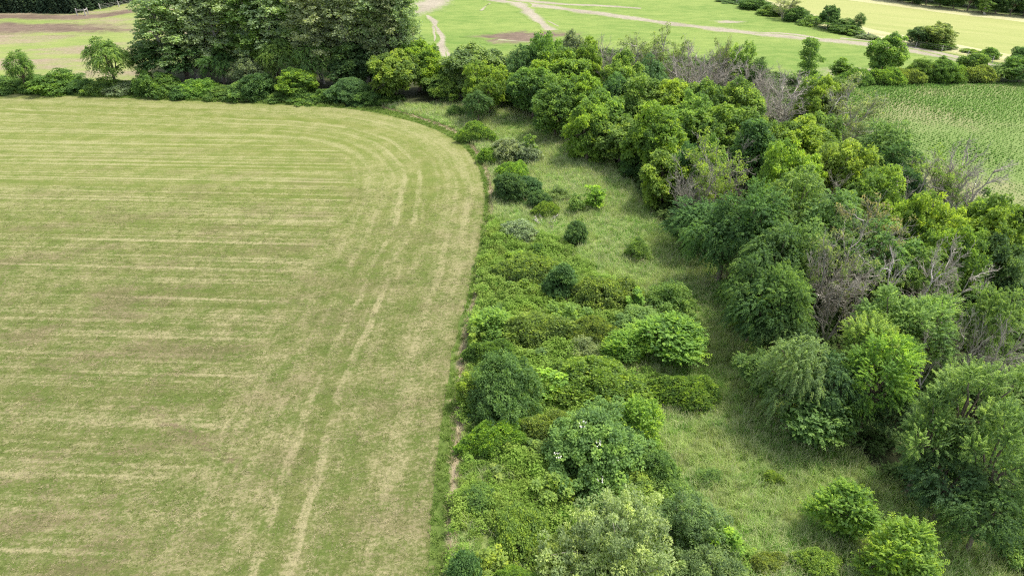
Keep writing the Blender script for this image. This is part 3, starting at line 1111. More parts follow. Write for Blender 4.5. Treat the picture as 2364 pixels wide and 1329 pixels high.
scrub_px = [(1128, 500), (1300, 560), (1380, 640), (1470, 700), (1480, 820), (1520, 900), (1500, 1000), (1560, 1100), (1640, 1200), (1740, 1329), (1040, 1329),
            (1052, 1150), (1062, 950), (1075, 830), (1098, 700)]
SCRUB = G(scrub_px)
P = fill(rg, meadow_poly, 11)
P = P[line_dist(P, DITCH[::2]) > .3]
dm = inside(P, SCRUB)
P = P[~dm | (rg.random(len(P)) < .3)]
strew('meadow_grass', 'long pale seeding meadow grass between the scrub and the belt of trees', blades(rg, 20, .27, .72, .026, .7), P, M['meadow_blade'], rg, (.6, 1.25), .16)
P = fill(rg, meadow_poly, 5, thin=lambda q: np.where(inside(q, SCRUB), .12, 1) * np.clip(vnoise(q, 5, 41) * 1.5 - .1, .15, 1))
strew('seeding_grass', 'tall pale grass stems with seed heads over the grassy lane', blades(rg, 12, .3, 1.05, .02, .35), P, M['seed_stem'], rg, (.7, 1.2), .12)
P = fill(rg, verge_poly, 10)
P = P[line_dist(P, DITCH[::2]) > .28]
strew('verge_grass', 'short green grass on the verge along the mown edge', blades(rg, 16, .22, .32, .03, .6), P, M['verge_blade'], rg)
P = fill(rg, top_strip, 3)
strew('hedge_foot_grass', 'green grass along the foot of the hedgerow', blades(rg, 18, .4, .5, .06, .5), P, M['verge_blade'], rg)
P = fill(rg, np.vstack([DITCH[:-8] + np.array([.4, 0]), DITCH[:-8][::-1] - np.array([.4, 0])]), 12)
strew('dry_furrow_grass', 'dry straw coloured grass lying along the furrow', blades(rg, 14, .18, .22, .03, 1.4), P, M['hay_wisp'], rg, tilt=.4, z=.035)
P = fill(rg, SCRUB, 12, thin=lambda q: np.clip(.35 + 1.3 * (vnoise(q, 3.2, 5) - .2), .15, 1))
strew('tall_weeds', 'bright green broad leaved weeds among the bushes', broadleaf(rg, 90, .34, .75, .12, .06), P, M['weed_leaf'], rg, (.6, 1.3), .15, sz=.55 + 1.1 * vnoise(P, 1.7, 31))
P = fill(rg, SCRUB, 1.6, thin=lambda q: np.clip(vnoise(q, 2.5, 77) * 2 - .6, 0, 1))
strew('dead_stalks', 'dry brown stalks standing among the weeds', blades(rg, 9, .25, 1.15, .02, .25), P, M['hay_wisp'], rg, (.6, 1.2), .2)
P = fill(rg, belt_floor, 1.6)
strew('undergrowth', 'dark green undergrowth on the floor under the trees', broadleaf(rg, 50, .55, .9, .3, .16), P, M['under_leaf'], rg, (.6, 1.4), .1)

# corn in rows
ra, rb = np.array(at(2108, 272)), np.array(at(2364, 366))
rd_ = unit(rb - ra)
rn_ = np.array([-rd_[1], rd_[0]])
u = np.arange(-90, 130, .17)
v = np.arange(-70, 70, .76)
U, Vv = np.meshgrid(u, v)
U = U + rg.normal(size=U.shape) * .14
Vv = Vv + rg.normal(size=Vv.shape) * .035
P = ra + U.ravel()[:, None] * rd_ + Vv.ravel()[:, None] * rn_
P = P[inside(P, CORN) & (P[:, 0] < 16 + .8 * P[:, 1])]
nz = vnoise(P, 9, 3)
vig = np.clip(.55 + .75 * nz + .012 * (P[:, 1] - 95), .45, 1.5)
P = P[rg.random(len(P)) < np.clip(.55 + vig * .5, 0, 1)]
vig = np.clip(.55 + .75 * vnoise(P, 9, 3) + .012 * (P[:, 1] - 95), .45, 1.5)
strew('corn_plants', 'young corn plants in close straight rows', blades(rg, 8, .05, .32, .06, 1.0), P, M['corn_leaf'], rg, (.6, 1.25), .15, sz=vig)

# stubble and cut wisps standing up on the nearer part of the hay field
P = fill(rg, hay_poly, 14, thin=lambda q: np.where((q[:, 1] < 78), np.clip(1.15 - (q[:, 1] - 30) / 80, .2, 1), 0) * (vnoise(q, 1.1, 9) * .8 + .2))
strew('hay_stubble', 'short green regrowth standing in the mown hay field', blades(rg, 12, .2, .075, .02, 1.2), P, M['stub_blade'], rg, (.6, 1.3), .1, z=.012)
P = fill(rg, hay_poly, 10, thin=lambda q: np.where((q[:, 1] < 75), np.clip(1.1 - (q[:, 1] - 30) / 70, .12, 1), 0) * np.clip(vnoise(q, .9, 19) * 1.5 - .3, 0, 1))
strew('hay_wisps', 'dry cut hay lying in wisps on the field', blades(rg, 10, .2, .045, .018, 4.5), P, M['hay_wisp'], rg, (.6, 1.4), .2, z=.02)

# ------------------------------------------------------------------ the plants, one by one
COLS = {
    'wn': (.118, .178, .050), 'gb': (.105, .155, .052),
    'hw': (0.088, 0.152, 0.034), 'mk': (0.08, 0.136, 0.03), 'dm': (.066, .118, .034),
    'yg': (0.11, 0.17, 0.03), 'yw': (0.128, 0.186, 0.034), 'lg': (0.115, 0.18, 0.042), 'mg': (0.088, 0.148, 0.034), 'dg': (0.056, 0.106, 0.031),
    'bg': (0.062, 0.115, 0.042), 'gg': (0.138, 0.172, 0.088), 'sg': (0.17, 0.23, 0.088), 'br': (.115, .195, .030), 'po': (0.178, 0.232, 0.108),
    'ol': (0.108, 0.15, 0.045), 'ds': (0.034, 0.058, 0.032), 'ty': (0.125, 0.185, 0.034), 'ad': (0.098, 0.16, 0.042), 'sv': (0.112, 0.165, 0.055),
    'fd': (0.056, 0.1, 0.033), 'dw': (.128, .172, .040), 'tw': (0.125, 0.16, 0.06), 'bn': (0.17, 0.15, 0.07),
}
r_ = np.random.default_rng
PROTO = {
    'maple': ('maple_tree', 'tree', [lambda: make_maple(r_(21)), lambda: make_maple(r_(22), 9.5, 4.0, 22), lambda: make_maple(r_(23), 8.0, 4.4, 22, lean=.6), lambda: make_maple(r_(26), 9.0, 4.0, 24, 14, 44, lob=.33, zf=.46), lambda: make_maple(r_(27), 8.5, 4.6, 18, 20, lob=.44, lean=-.7)]),
    'fine': ('maple_tree', 'tree', [lambda: make_maple(r_(24), 7.0, 3.4, 20, 18, 60, .21, .15, .16, cl=(.26, .46)), lambda: make_maple(r_(25), 6.0, 3.4, 20, 18, 60, .2, .15, .15, cl=(.26, .46))]),
    'elm': ('elm_tree', 'tree', [lambda: make_spray(r_(31)), lambda: make_spray(r_(32), 10.5, 5.0, 21, 30, flat=.7, droop=.4), lambda: make_spray(r_(33), 9.0, 4.4, 17, 32, droop=.7)]),
    'willow': ('weeping_tree', 'tree', [lambda: make_spray(r_(34), 13.0, 4.6, 24, 36, 10, 1.35, .27, .12, .75, zlow=-.6, upright=.2, zf=.5), lambda: make_spray(r_(35), 10.0, 4.6, 22, 36, 11, 1.15, .22, .085, .6, zlow=-.6, upright=.3, zf=.5)]),
    'ash': ('ash_tree', 'tree', [lambda: make_spray(r_(36), 10.0, 4.4, 18, 46, 10, 1.0, .21, .095, .3, upright=.45, lob=.30, zlow=-.6), lambda: make_spray(r_(37), 10.0, 4.8, 19, 46, 10, .95, .2, .1, .3, upright=.5, lob=.30, zlow=-.6), lambda: make_spray(r_(40), 9.5, 4.5, 22, 40, 10, .9, .2, .1, .3, upright=.4, zlow=-.6, lob=.28)]),
    'walnut': ('walnut_tree', 'tree', [lambda: make_spray(r_(38), 11.0, 4.6, 18, 44, 12, 1.05, .22, .08, .22, upright=.6, lob=.27, zlow=-.6), lambda: make_spray(r_(39), 10.0, 4.4, 16, 44, 12, 1.05, .22, .08, .25, upright=.55, lob=.28, zlow=-.6)]),
    'poplar': ('poplar_tree', 'tree', [lambda: make_poplar(r_(41)), lambda: make_poplar(r_(42), 23, 4.0, 46, z0=.3), lambda: make_poplar(r_(43), 25, 3.2, 44, z0=.22)]),
    'slim': ('slender_tree', 'tree', [lambda: make_poplar(r_(44), 11, 1.9, 30, 10, 26, .26, .16, .12)]),
    'bush': ('round_bush', 'bush', [lambda: make_bush(r_(51)), lambda: make_bush(r_(52), 2.8, 2.0, lump=.22), lambda: make_bush(r_(53), 3.2, 1.8, lump=.12)]),
    'loose': ('loose_shrub', 'shrub', [lambda: make_bush(r_(54), 3.0, 2.0, 110, 46, .2, .09, .42, rad=(.26, .5), stems=18), lambda: make_bush(r_(55), 3.2, 1.9, 100, 46, .2, .09, .45, rad=(.26, .5), stems=18)]),
    'hedge': ('hedge_shrub', 'shrub', [lambda: make_bush(r_(56), 3.2, 2.4, 150, 72, .2, .13, .34, rad=(.3, .56)), lambda: make_bush(r_(57), 3.0, 2.6, 150, 72, .2, .13, .3, rad=(.3, .56)), lambda: make_bush(r_(58), 3.6, 2.2, 140, 72, .2, .13, .38, rad=(.3, .56))]),
    'conebush': ('egg_shaped_tree', 'tree', [lambda: make_bush(r_(59), 8.0, 3.0, 330, 60, .24, .15, .1, rad=(.4, .65), cone=.5)]),
    'big': ('big_bush', 'bush', [lambda: make_bush(r_(60), 4.6, 3.0, 330, 72, .17, .1, .22, rad=(.28, .5), stems=14), lambda: make_bush(r_(61), 4.2, 3.2, 330, 72, .17, .1, .26, rad=(.28, .5), stems=14)]),
    'thorn': ('hawthorn', 'shrub', [lambda: make_bush(r_(62), 4.6, 3.0, 300, 74, .14, .11, .26, fl=8, rad=(.26, .46), stems=14)]),
    'olive': ('silvery_bush', 'bush', [lambda: make_bush(r_(63), 4.4, 3.4, 300, 70, .15, .075, .42, rad=(.2, .42), stems=60, tv=.28, mat='dead_bark'), lambda: make_bush(r_(64), 3.4, 2.6, 190, 66, .15, .075, .45, rad=(.2, .42), stems=40, tv=.28, mat='dead_bark')]),
    'thicket': ('shrub_thicket', 'thicket', [lambda: make_thicket(r_(71)), lambda: make_thicket(r_(72), 1.8, 3.0, oblong=.7), lambda: make_thicket(r_(73), 2.0, 2.6, 290)]),
    'sap': ('sapling', 'sapling', [lambda: make_sapling(r_(81), stems=4), lambda: make_sapling(r_(82), 3.6, 1.5, 9, stems=8), lambda: make_sapling(r_(83), 4.2, 1.4, 10, stems=7)]),
    'tips': ('young_tree', 'tree', [lambda: make_spray(r_(84), 4.6, 2.0, 18, 26, 8, .8, .18, .085, .15, .07, upright=.85, zf=.42, zlow=-.9, lob=.27), lambda: make_spray(r_(85), 4.4, 2.1, 17, 28, 8, .85, .18, .085, .15, .07, upright=.9, zf=.40, zlow=-.9, lob=.28)]),
    'dead': ('dead_tree', 'dead tree', [lambda: make_dead(r_(91)), lambda: make_dead(r_(92), 8, 3.4, 4, 9, 8, 5, .85), lambda: make_dead(r_(93), 7, 3.6, 6, 7, 8, 5, .9, rt=.08)]),
    'half': ('half_dead_tree', 'tree', [lambda: make_dead(r_(94), 8.5, 3.2, 3, 10, 8, 4, .7, leaf=.16), lambda: make_dead(r_(95), 8.0, 3.4, 4, 9, 8, 4, .75, leaf=.28)]),
    'fork': ('bleached_tree', 'dead tree', [lambda: make_dead(r_(96), 8.0, 3.2, 2, 7, 6, 3, .9, mat='white_wood', rt=.17)]),
    'snag': ('fallen_branch', 'branch', [lambda: make_dead(r_(97), 1.3, 1.9, 6, 6, 5, 3, 1.2, mat='white_wood', rt=.05, fine=.012, up=.1)]),
    'spruce': ('spruce_tree', 'tree', [lambda: make_spruce(r_(98)), lambda: make_spruce(r_(99), 12, 3.3, 22)]),
}
LIB = {}


def plant(kind, var, cx, ytop, wpx, h, col, label, group=None, turn=None):
    name, cat, makers = PROTO[kind]
    var = (var + (plant.count // 3 if kind in ('maple', 'ash') else 0)) % len(makers)
    plant.count += 1
    if (kind, var) not in LIB:
        LIB[kind, var] = makers[var]()
    parts, W0, H0 = LIB[kind, var]
    deep = 0
    if h > 0:                                   # its top is seen at (cx, ytop); its foot may be hidden
        x, y = at(cx, ytop, h * .95)
        s = slant(x, y, h * .7)
    else:                                       # its foot is seen at row -h
        if group == HR:
            h += 6
        h0 = h
        gx_, gy_ = at(cx, -h)
        s = slant(gx_, gy_)
        L = math.hypot(gx_, gy_)
        k = 1 + .34 * (wpx * s / FPX) / L
        x, y = gx_ * k, gy_ * k
        yy = y + .2 * (wpx * s / FPX)
        b = (CY - ytop) / FPX
        h = CAM_H + yy * (-math.sin(PITCH) + b * math.cos(PITCH)) / (math.cos(PITCH) + b * math.sin(PITCH))
        h = max(h, .45)
        if kind == 'thicket':                   # low and wide: its rows in the photograph are mostly its depth
            h = min(2.6, max(.9, .5 * wpx * s / FPX))
            far_ = at(cx, ytop, h * .8)[1]
            deep = max(far_ - gy_, .5 * wpx * s / FPX)
            y = gy_ + deep * .5
            x = at(cx, -0.0 + (ytop + 0) * .5 + .5 * (-h0), h * .4)[0]
    w = wpx * s / FPX
    e = bpy.data.objects.new(name, None)
    COL.objects.link(e)
    e.empty_display_size = .5
    e.location = (x, y, 0)
    if group == SC_:
        w *= 1.22
    elif group == BT:
        w *= 1.08
    sq = random.uniform(.86, 1.18)
    e.rotation_euler = (random.gauss(0, .045), random.gauss(0, .045), random.uniform(0, 6.28) if turn is None else turn)
    e.scale = (w / W0 * sq, w / W0 / sq, h / H0)
    if kind == 'thicket' and deep:
        e.rotation_euler.z = random.choice((0.0, math.pi)) + random.gauss(0, .15)
        e.scale = (w / W0, deep * 1.15 / W0 / (.7 if var == 1 else 1), h / H0)
    e['label'] = label
    e['category'] = cat
    if group:
        e['group'] = group
    cj = np.array(COLS[col]) * 1.95 * random.uniform(.93, 1.07) * np.array([random.uniform(.94, 1.06), 1, random.uniform(.9, 1.1)])
    for pn, me, mt in parts:
        o = link(pn, me, mt, e)
        o.color = (*cj, 1)
    return e


plant.count = 0
HR, GV, BT, LN, FB, FW, SC_ = ('shrubs of the hedgerow', 'trees of the grove behind the hedgerow', 'trees of the belt beside the grassy lane', 'bushes of the grassy lane',
                               'bushes on the fence line between the far fields', 'trees of the far wood', 'bushes of the scrub along the mown field')
for row in [
    # --- hedgerow along the top of the mown field, left to right
    ('elm', 0, 26, 116, 80, 7.5, 'mg', 'small leafy tree at the left end of the hedgerow', HR),
    ('elm', 2, 232, 84, 118, 9.5, 'lg', 'ragged windswept green tree standing alone in the hedgerow', HR),
    ('hedge', 0, 15, 176, 95, -222, 'mg', 'green shrub below the small leafy tree at the hedgerow end', HR),
    ('hedge', 1, 88, 172, 95, -221, 'mk', 'green shrub right of the small leafy tree in the hedgerow', HR),
    ('hedge', 2, 150, 158, 100, -222, 'mk', 'tallest green shrub left of the windswept tree', HR),
    ('hedge', 1, 195, 182, 70, -224, 'dg', 'dark shrub at the left foot of the windswept tree', HR),
    ('hedge', 0, 252, 178, 90, -226, 'mg', 'mid green shrub at the right foot of the windswept tree', HR),
    ('loose', 0, 302, 186, 90, -226, 'gg', 'greyish loose shrub between windswept tree and poplar grove', HR),
    ('hedge', 2, 342, 158, 70, -228, 'mk', 'tall green shrub below the low hanging elm bough', HR),
    ('hedge', 0, 385, 168, 90, -230, 'mk', 'bright shrub left of the black gap under the elm', HR),
    ('hedge', 1, 425, 192, 80, -233, 'dg', 'dark green shrub in front of the black gap under the elm', HR),
    ('hedge', 2, 475, 180, 80, -232, 'br', 'lively green shrub right of the leaning bare trunk', HR),
    ('hedge', 1, 520, 196, 85, -236, 'mk', 'low green shrub in the hedgerow right of the leaning trunk', HR),
    ('hedge', 0, 560, 188, 80, -238, 'mg', 'mid green shrub left of the dark rounded hedgerow bush', HR),
    ('bush', 0, 604, 168, 100, -238, 'dg', 'dark rounded bush left of the golden green round tree', HR),
    ('hedge', 1, 590, 212, 90, -240, 'gg', 'low grey green shrub in front of the dark rounded bush', HR),
    ('hedge', 2, 645, 210, 80, -242, 'mg', 'low green shrub below the golden green round tree', HR),
    ('fine', 0, 692, 153, 100, -238, 'yg', 'golden green round tree at the hedgerow below the weeping trees', HR),
    ('hedge', 0, 705, 212, 85, -246, 'mk', 'low green shrub touching the foot of the golden green round tree', HR),
    ('hedge', 2, 752, 203, 62, -246, 'mg', 'narrow green shrub left of the bluish round bush', HR),
    ('big', 0, 812, 177, 112, -248, 'bg', 'bluish green round bush in front of the dark maple', HR),
    ('bush', 1, 843, 206, 78, -252, 'mg', 'fresh green bush overlapping the bluish round bush', HR),
    ('dead', 0, 858, 172, 40, -232, 'gg', 'bundle of bare grey stems right of the bluish round bush', HR),
    ('hedge', 1, 892, 214, 85, -248, 'mk', 'low green shrub at the lane end below the big maple', HR),
    ('hedge', 1, -40, 170, 100, -220, 'mg', 'hedgerow shrub cut by the left edge of the view', HR),
    # --- grove of poplars and elms behind it
    ('poplar', 0, 402, -14, 125, -205, 'po', 'leftmost poplar of the grove with crown over the bare pasture', GV),
    ('poplar', 1, 462, -40, 125, -200, 'po', 'second poplar from the left, rising behind the dark elm', GV),
    ('poplar', 2, 520, -45, 120, -200, 'po', 'poplar behind the right half of the dark elm', GV),
    ('poplar', 0, 580, -30, 120, -202, 'mg', 'brighter green poplar between dark elm and weeping trees', GV),
    ('poplar', 1, 640, -45, 120, -198, 'po', 'poplar behind the left weeping tree', GV),
    ('poplar', 2, 694, -40, 120, -200, 'po', 'poplar behind the right weeping tree', GV),
    ('poplar', 0, 748, -45, 115, -205, 'gg', 'poplar with a pale leaning trunk right of the weeping trees', GV),
    ('poplar', 1, 806, -40, 115, -206, 'gg', 'grey green poplar with a white trunk above the dark maple', GV),
    ('poplar', 2, 858, -45, 110, -206, 'po', 'poplar behind the right side of the dark maple', GV),
    ('poplar', 0, 902, -40, 105, -208, 'gg', 'second poplar from the right end of the grove', GV),
    ('poplar', 1, 938, -35, 90, -208, 'po', 'rightmost poplar, white trunked, beside the wide sandy path', GV),
    ('poplar', 2, 490, -60, 130, -170, 'po', 'back row poplar seen between the left poplars', GV),
    ('poplar', 0, 720, -60, 130, -170, 'po', 'back row poplar filling the middle of the grove', GV),
    ('poplar', 1, 880, -60, 130, -172, 'po', 'back row poplar filling the right of the grove', GV),
    ('elm', 1, 440, 74, 220, -210, 'dg', 'broad dark elm with layered boughs over a black gap', GV),
    ('elm', 0, 348, 84, 90, -203, 'fd', 'small elm reaching out left over the worn pasture', GV),
    ('elm', 2, 520, 104, 110, -212, 'dg', 'lower dark elm hanging right of the leaning trunk', GV),
    ('willow', 0, 650, 58, 130, -212, 'ad', 'left of the two weeping light green trees', GV),
    ('willow', 1, 730, 66, 125, -216, 'ad', 'right of the two weeping light green trees', GV),
    ('fine', 1, 582, 125, 85, -215, 'gg', 'grey green round tree between elm and left weeping tree', GV),
    ('maple', 0, 836, 92, 150, -218, 'fd', 'dark green maple behind the bluish round bush', GV),
    ('maple', 1, 918, 102, 125, -238, 'yg', 'large bright maple right of the grove, nearer half', BT),
    ('maple', 2, 968, 86, 105, -222, 'yg', 'bright maple behind, beside the winding cattle path', BT),
    ('bush', 1, 1000, 140, 55, -212, 'bg', 'small bluish tree squeezed between two maples by the cattle path', BT),
    # --- belt of trees, from its far end to the near end
    ('maple', 0, 1092, 88, 150, -235, 'ol', 'tall dull maple right of the cattle path, with browning top', BT),
    ('maple', 1, 1032, 160, 100, -240, 'mg', 'low maple at the lane head, left of the lone dark elm', BT),
    ('maple', 2, 1128, 150, 100, 8.0, 'yg', 'maple just behind the lone dark elm', BT),
    ('fine', 0, 1160, 186, 80, -252, 'yg', 'short maple at the lane head right of the lone dark elm', BT),
    ('elm', 0, 1215, 104, 90, 10.0, 'bg', 'blue green tree where the brown bare patch meets the belt', BT),
    ('maple', 1, 1262, 84, 100, 11.0, 'mg', 'maple topping the belt beside the end of the branching track', BT),
    ('bush', 2, 1328, 80, 65, 8.5, 'gg', 'small grey green tree topping the belt right of the track end', BT),
    ('maple', 0, 1292, 112, 140, 10.5, 'yg', 'broad maple in the far belt below the track end', BT),
    ('maple', 2, 1232, 148, 105, 9.0, 'mg', 'far belt maple on the lane side, left of two others', BT),
    ('maple', 1, 1358, 100, 90, 10.0, 'yg', 'yellowish maple left of the first grey dead tree', BT),
    ('fine', 1, 1216, 198, 80, -262, 'mg', 'dark footed maple at the far corner of the lane', BT),
    ('maple', 0, 1285, 188, 115, 8.5, 'mg', 'maple with a grey twig beside it on the lane side', BT),
    ('maple', 2, 1345, 172, 115, 9.0, 'yg', 'maple in front of the first grey dead tree', BT),
    ('dead', 1, 1408, 100, 100, 10.0, 'gg', 'first grey dead tree from the far end of the belt', BT),
    ('half', 0, 1482, 84, 85, 11.0, 'ol', 'thin half dead tree topping the belt against the green pasture', BT),
    ('fine', 0, 1442, 132, 95, 9.5, 'lg', 'soft light green tree between first dead tree and dark one', BT),
    ('elm', 2, 1500, 128, 100, 9.5, 'bg', 'dark blue green tree in the middle of the far belt', BT),
    ('half', 1, 1552, 88, 100, 10.5, 'ol', 'twiggy olive tree topping the belt left of the dead group', BT),
    ('dead', 0, 1608, 100, 110, 10.0, 'gg', 'grey dead tree behind the upright dead one', BT),
    ('dead', 2, 1650, 122, 130, 9.5, 'gg', 'wide grey dead crown in the middle of the dead group', BT),
    ('dead', 1, 1590, 140, 110, 8.5, 'gg', 'lower grey dead tree at the left of the dead group', BT),
    ('maple', 1, 1700, 106, 90, 9.5, 'lg', 'light green tree rising out of the dead group', BT),
    ('half', 0, 1672, 84, 40, 11.5, 'tw', 'thin bare stem sticking up against the pasture', BT),
    ('dead', 0, 1732, 138, 105, 8.5, 'gg', 'grey dead tree right of the light green tree in the dead group', BT),
    ('elm', 0, 1752, 132, 60, 8.5, 'dg', 'dark little tree on the pasture edge behind the dead group', BT),
    ('dead', 2, 1780, 160, 110, 8.0, 'gg', 'grey dead tree at the right end of the dead group', BT),
    ('maple', 1, 1560, 176, 140, 10.0, 'yg', 'maple below the dead group, left of the long maple row', BT),
    ('maple', 0, 1482, 180, 140, 9.5, 'mg', 'darker maple with shaded gaps in the middle of the belt', BT),
    ('fine', 1, 1432, 172, 90, 9.0, 'bg', 'bluish small tree under the soft light green one', BT),
    ('maple', 2, 1395, 208, 125, 9.0, 'yg', 'maple above the pair of round maples on the lane', BT),
    ('maple', 1, 1638, 190, 120, 9.5, 'mg', 'open maple with a visible grey trunk under the dead group', BT),
    ('fine', 0, 1718, 194, 125, 9.5, 'lg', 'soft pale green domed tree below the dead group', BT),
    ('maple', 0, 1690, 244, 150, 9.0, 'yg', 'maple below the soft pale green domed tree', BT),
    ('maple', 2, 1600, 232, 130, 9.0, 'mg', 'maple right of the round pair, second row from the lane', BT),
    ('maple', 1, 1362, 236, 100, 8.5, 'yg', 'left of the round maples fronting the lane', BT),
    ('maple', 0, 1428, 258, 148, -398, 'yg', 'large round maple fronting the lane with a dark foot', BT),
    ('maple', 2, 1522, 252, 140, 9.5, 'yg', 'round maple right of the large round one', BT),
    ('bush', 0, 1335, 300, 60, -330, 'dg', 'dark low bush at the foot of the round maples', BT),
    ('fine', 1, 1468, 345, 80, -420, 'dg', 'dark small tree between the large round maple and the bright one', BT),
    ('dead', 1, 1832, 186, 170, 9.0, 'gg', 'big tangle of grey dead branches above the olive maples', BT),
    ('dead', 2, 1772, 215, 110, 8.0, 'gg', 'pale bare shrub left of the big grey tangle', BT),
    ('fork', 0, 1905, 192, 140, 9.0, 'gg', 'dead tree with spreading white limbs beside the big grey tangle', BT),
    ('maple', 2, 1905, 182, 105, 9.5, 'yg', 'yellow green maple behind the white limbed dead tree', BT),
    ('half', 1, 1972, 206, 130, 9.0, 'tw', 'half dead tree with a pale forked trunk by the corn', BT),
    ('maple', 1, 1900, 262, 120, 8.0, 'mg', 'green tree under the half dead tree by the corn', BT),
    ('maple', 0, 1852, 268, 150, 9.5, 'yg', 'broad olive maple below the big grey tangle', BT),
    ('maple', 2, 1795, 272, 130, 9.0, 'yg', 'olive maple touching the egg shaped dark tree', BT),
    ('conebush', 0, 1760, 288, 140, 9.5, 'dg', 'egg shaped smooth dark green tree among olive maples', BT),
    ('maple', 1, 1522, 330, 130, -492, 'yg', 'tall bright yellow green maple leaning over the lane', BT),
    ('bush', 1, 1600, 336, 90, 7.5, 'bg', 'bluish bush right of the tall bright lane maple', BT),
    ('fine', 0, 1640, 330, 90, 8.5, 'lg', 'light tree behind the white stemmed one', BT),
    ('half', 1, 1672, 344, 130, 9.5, 'ty', 'white stemmed tree with thin yellow green leaves', BT),
    ('dead', 2, 1612, 385, 130, 8.0, 'gg', 'grey dead shrub left of the white stemmed tree', BT),
    ('dead', 0, 1710, 330, 90, 8.0, 'gg', 'grey bare twigs above the white stemmed tree', BT),
    ('maple', 0, 1832, 348, 150, 9.5, 'yg', 'olive maple right of the egg shaped dark tree', BT),
    ('maple', 1, 1930, 332, 140, 9.5, 'yw', 'left end of the yellow topped maples on the corn side', BT),
    ('maple', 2, 1998, 342, 140, 9.5, 'yw', 'middle of the yellow topped maples on the corn side', BT),
    ('maple', 0, 2030, 395, 140, 9.0, 'yg', 'right end of the yellow topped maples on the corn side', BT),
    ('dead', 1, 1955, 388, 110, 8.0, 'gg', 'grey dead stems in front of the yellow topped maples', BT),
    ('elm', 1, 2058, 272, 140, 10.0, 'ad', 'open green elm standing into the corn', BT),
    ('elm', 0, 2068, 322, 130, 8.5, 'dg', 'dark elm under the open one at the corn edge', BT),
    ('bush', 0, 2090, 400, 90, 6.0, 'bg', 'dark bluish bush at the corn edge below the elms', BT),
    ('half', 1, 2190, 368, 120, 8.0, 'ty', 'thin yellowish tree seen against the corn', BT),
    ('dead', 0, 2132, 380, 110, 8.0, 'gg', 'grey bare tree left of the thin yellowish one', BT),
    ('dead', 1, 2248, 348, 150, 9.5, 'gg', 'large grey bare tree against the corn rows', BT),
    ('sap', 1, 2285, 440, 90, 5.0, 'mg', 'ivy green shrub at the foot of the large bare tree', BT),
    ('elm', 1, 1760, 420, 190, 11.0, 'dg', 'great dark elm on the lane side, left crown', BT),
    ('elm', 0, 1862, 392, 180, 11.0, 'ad', 'great elm with lighter top behind the left dark crown', BT),
    ('elm', 2, 1690, 480, 170, 8.5, 'dg', 'dark elm bough mass low over the lane', BT),
    ('elm', 1, 1612, 462, 160, 6.5, 'dg', 'dark spreading tree at the foot of the tall bright maple', BT),
    ('elm', 0, 1600, 510, 120, -590, 'dg', 'dark low tree touching the lane grass', BT),
    ('elm', 2, 1785, 520, 190, 9.5, 'dg', 'dark elm right of the lane under the great crowns', BT),
    ('elm', 1, 1868, 500, 160, 10.0, 'ad', 'elm with light leaf sprays right of the great dark crown', BT),
    ('elm', 0, 1960, 448, 200, 10.5, 'ad', 'elm with brown dying tips in the middle of the belt', BT),
    ('half', 0, 2040, 470, 130, 11.0, 'bn', 'rusty tipped thin tree beside the dying elm', BT),
    ('maple', 0, 2062, 470, 130, 8.5, 'yg', 'first yellow maple right of the rusty tipped tree', BT),
    ('maple', 1, 2112, 452, 110, 9.0, 'yw', 'second yellow maple under the bare trees by the corn', BT),
    ('maple', 2, 2172, 470, 140, 9.0, 'yw', 'third yellow maple under the bare trees by the corn', BT),
    ('maple', 0, 2215, 520, 140, 9.0, 'yg', 'yellow maple sloping down right of the third one', BT),
    ('maple', 1, 2335, 448, 160, 10.0, 'yg', 'yellow green maple at the right edge above a brown hollow', BT),
    ('maple', 2, 2290, 505, 140, 8.5, 'yg', 'maple left of the brown hollow near the right edge', BT),
    ('maple', 0, 2345, 545, 140, 8.0, 'fd', 'dark maple at the right edge below the brown hollow', BT),
    ('elm', 2, 2060, 520, 200, 9.5, 'ad', 'green elm behind the white forked dead tree', BT),
    ('elm', 0, 2160, 580, 170, 8.0, 'mg', 'green elm between white forked and grey dead trees', BT),
    ('half', 0, 1962, 520, 150, 10.5, 'ol', 'tall thin dead tree left of the white forked one', BT),
    ('dead', 2, 1955, 600, 200, 8.5, 'gg', 'wide grey dead thicket in the near belt', BT),
    ('fork', 0, 2120, 578, 150, 9.5, 'gg', 'dead tree with two bright white forked limbs', BT),
    ('dead', 1, 2205, 582, 170, 9.0, 'gg', 'fan of grey dead branches right of the white forked tree', BT),
    ('elm', 2, 1765, 600, 160, 8.5, 'dg', 'shaded elm low on the lane side below the great elms', BT),
    ('elm', 1, 1850, 610, 150, 9.5, 'mg', 'elm with pale leaf clumps left of the dead thicket', BT),
    ('elm', 0, 1790, 650, 180, 8.0, 'dg', 'dark mixed tree below the pale clumped elm', BT),
    ('loose', 0, 1690, 640, 85, -720, 'mg', 'loose green shrub where the lane meets the dark elms', BT),
    ('elm', 2, 1825, 715, 160, 6.5, 'fd', 'dark low tree above the silvery drooping one', BT),
    ('ash', 0, 2100, 656, 200, 9.5, 'lg', 'wide light green ash in front of the white forked tree', BT),
    ('ash', 1, 2190, 680, 190, 9.0, 'lg', 'light green ash right of the wide one', BT),
    ('ash', 0, 2020, 705, 180, 9.0, 'lg', 'light green ash with dark gap on its right', BT),
    ('elm', 1, 2325, 655, 150, 9.5, 'ad', 'dark green elm at the right edge above the bare stems', BT),
    ('ash', 1, 2062, 772, 210, 9.0, 'br', 'bright ash sprawling behind the lane front trees', BT),
    ('elm', 2, 1945, 820, 170, 7.0, 'fd', 'shaded tree between silvery and bright crowns', BT),
    ('willow', 1, 1880, 752, 190, 9.0, 'sv', 'silvery green drooping tree in the near belt', BT),
    ('dead', 0, 2190, 740, 110, 7.0, 'gg', 'left of three clumps of bare grey stems near the right edge', BT),
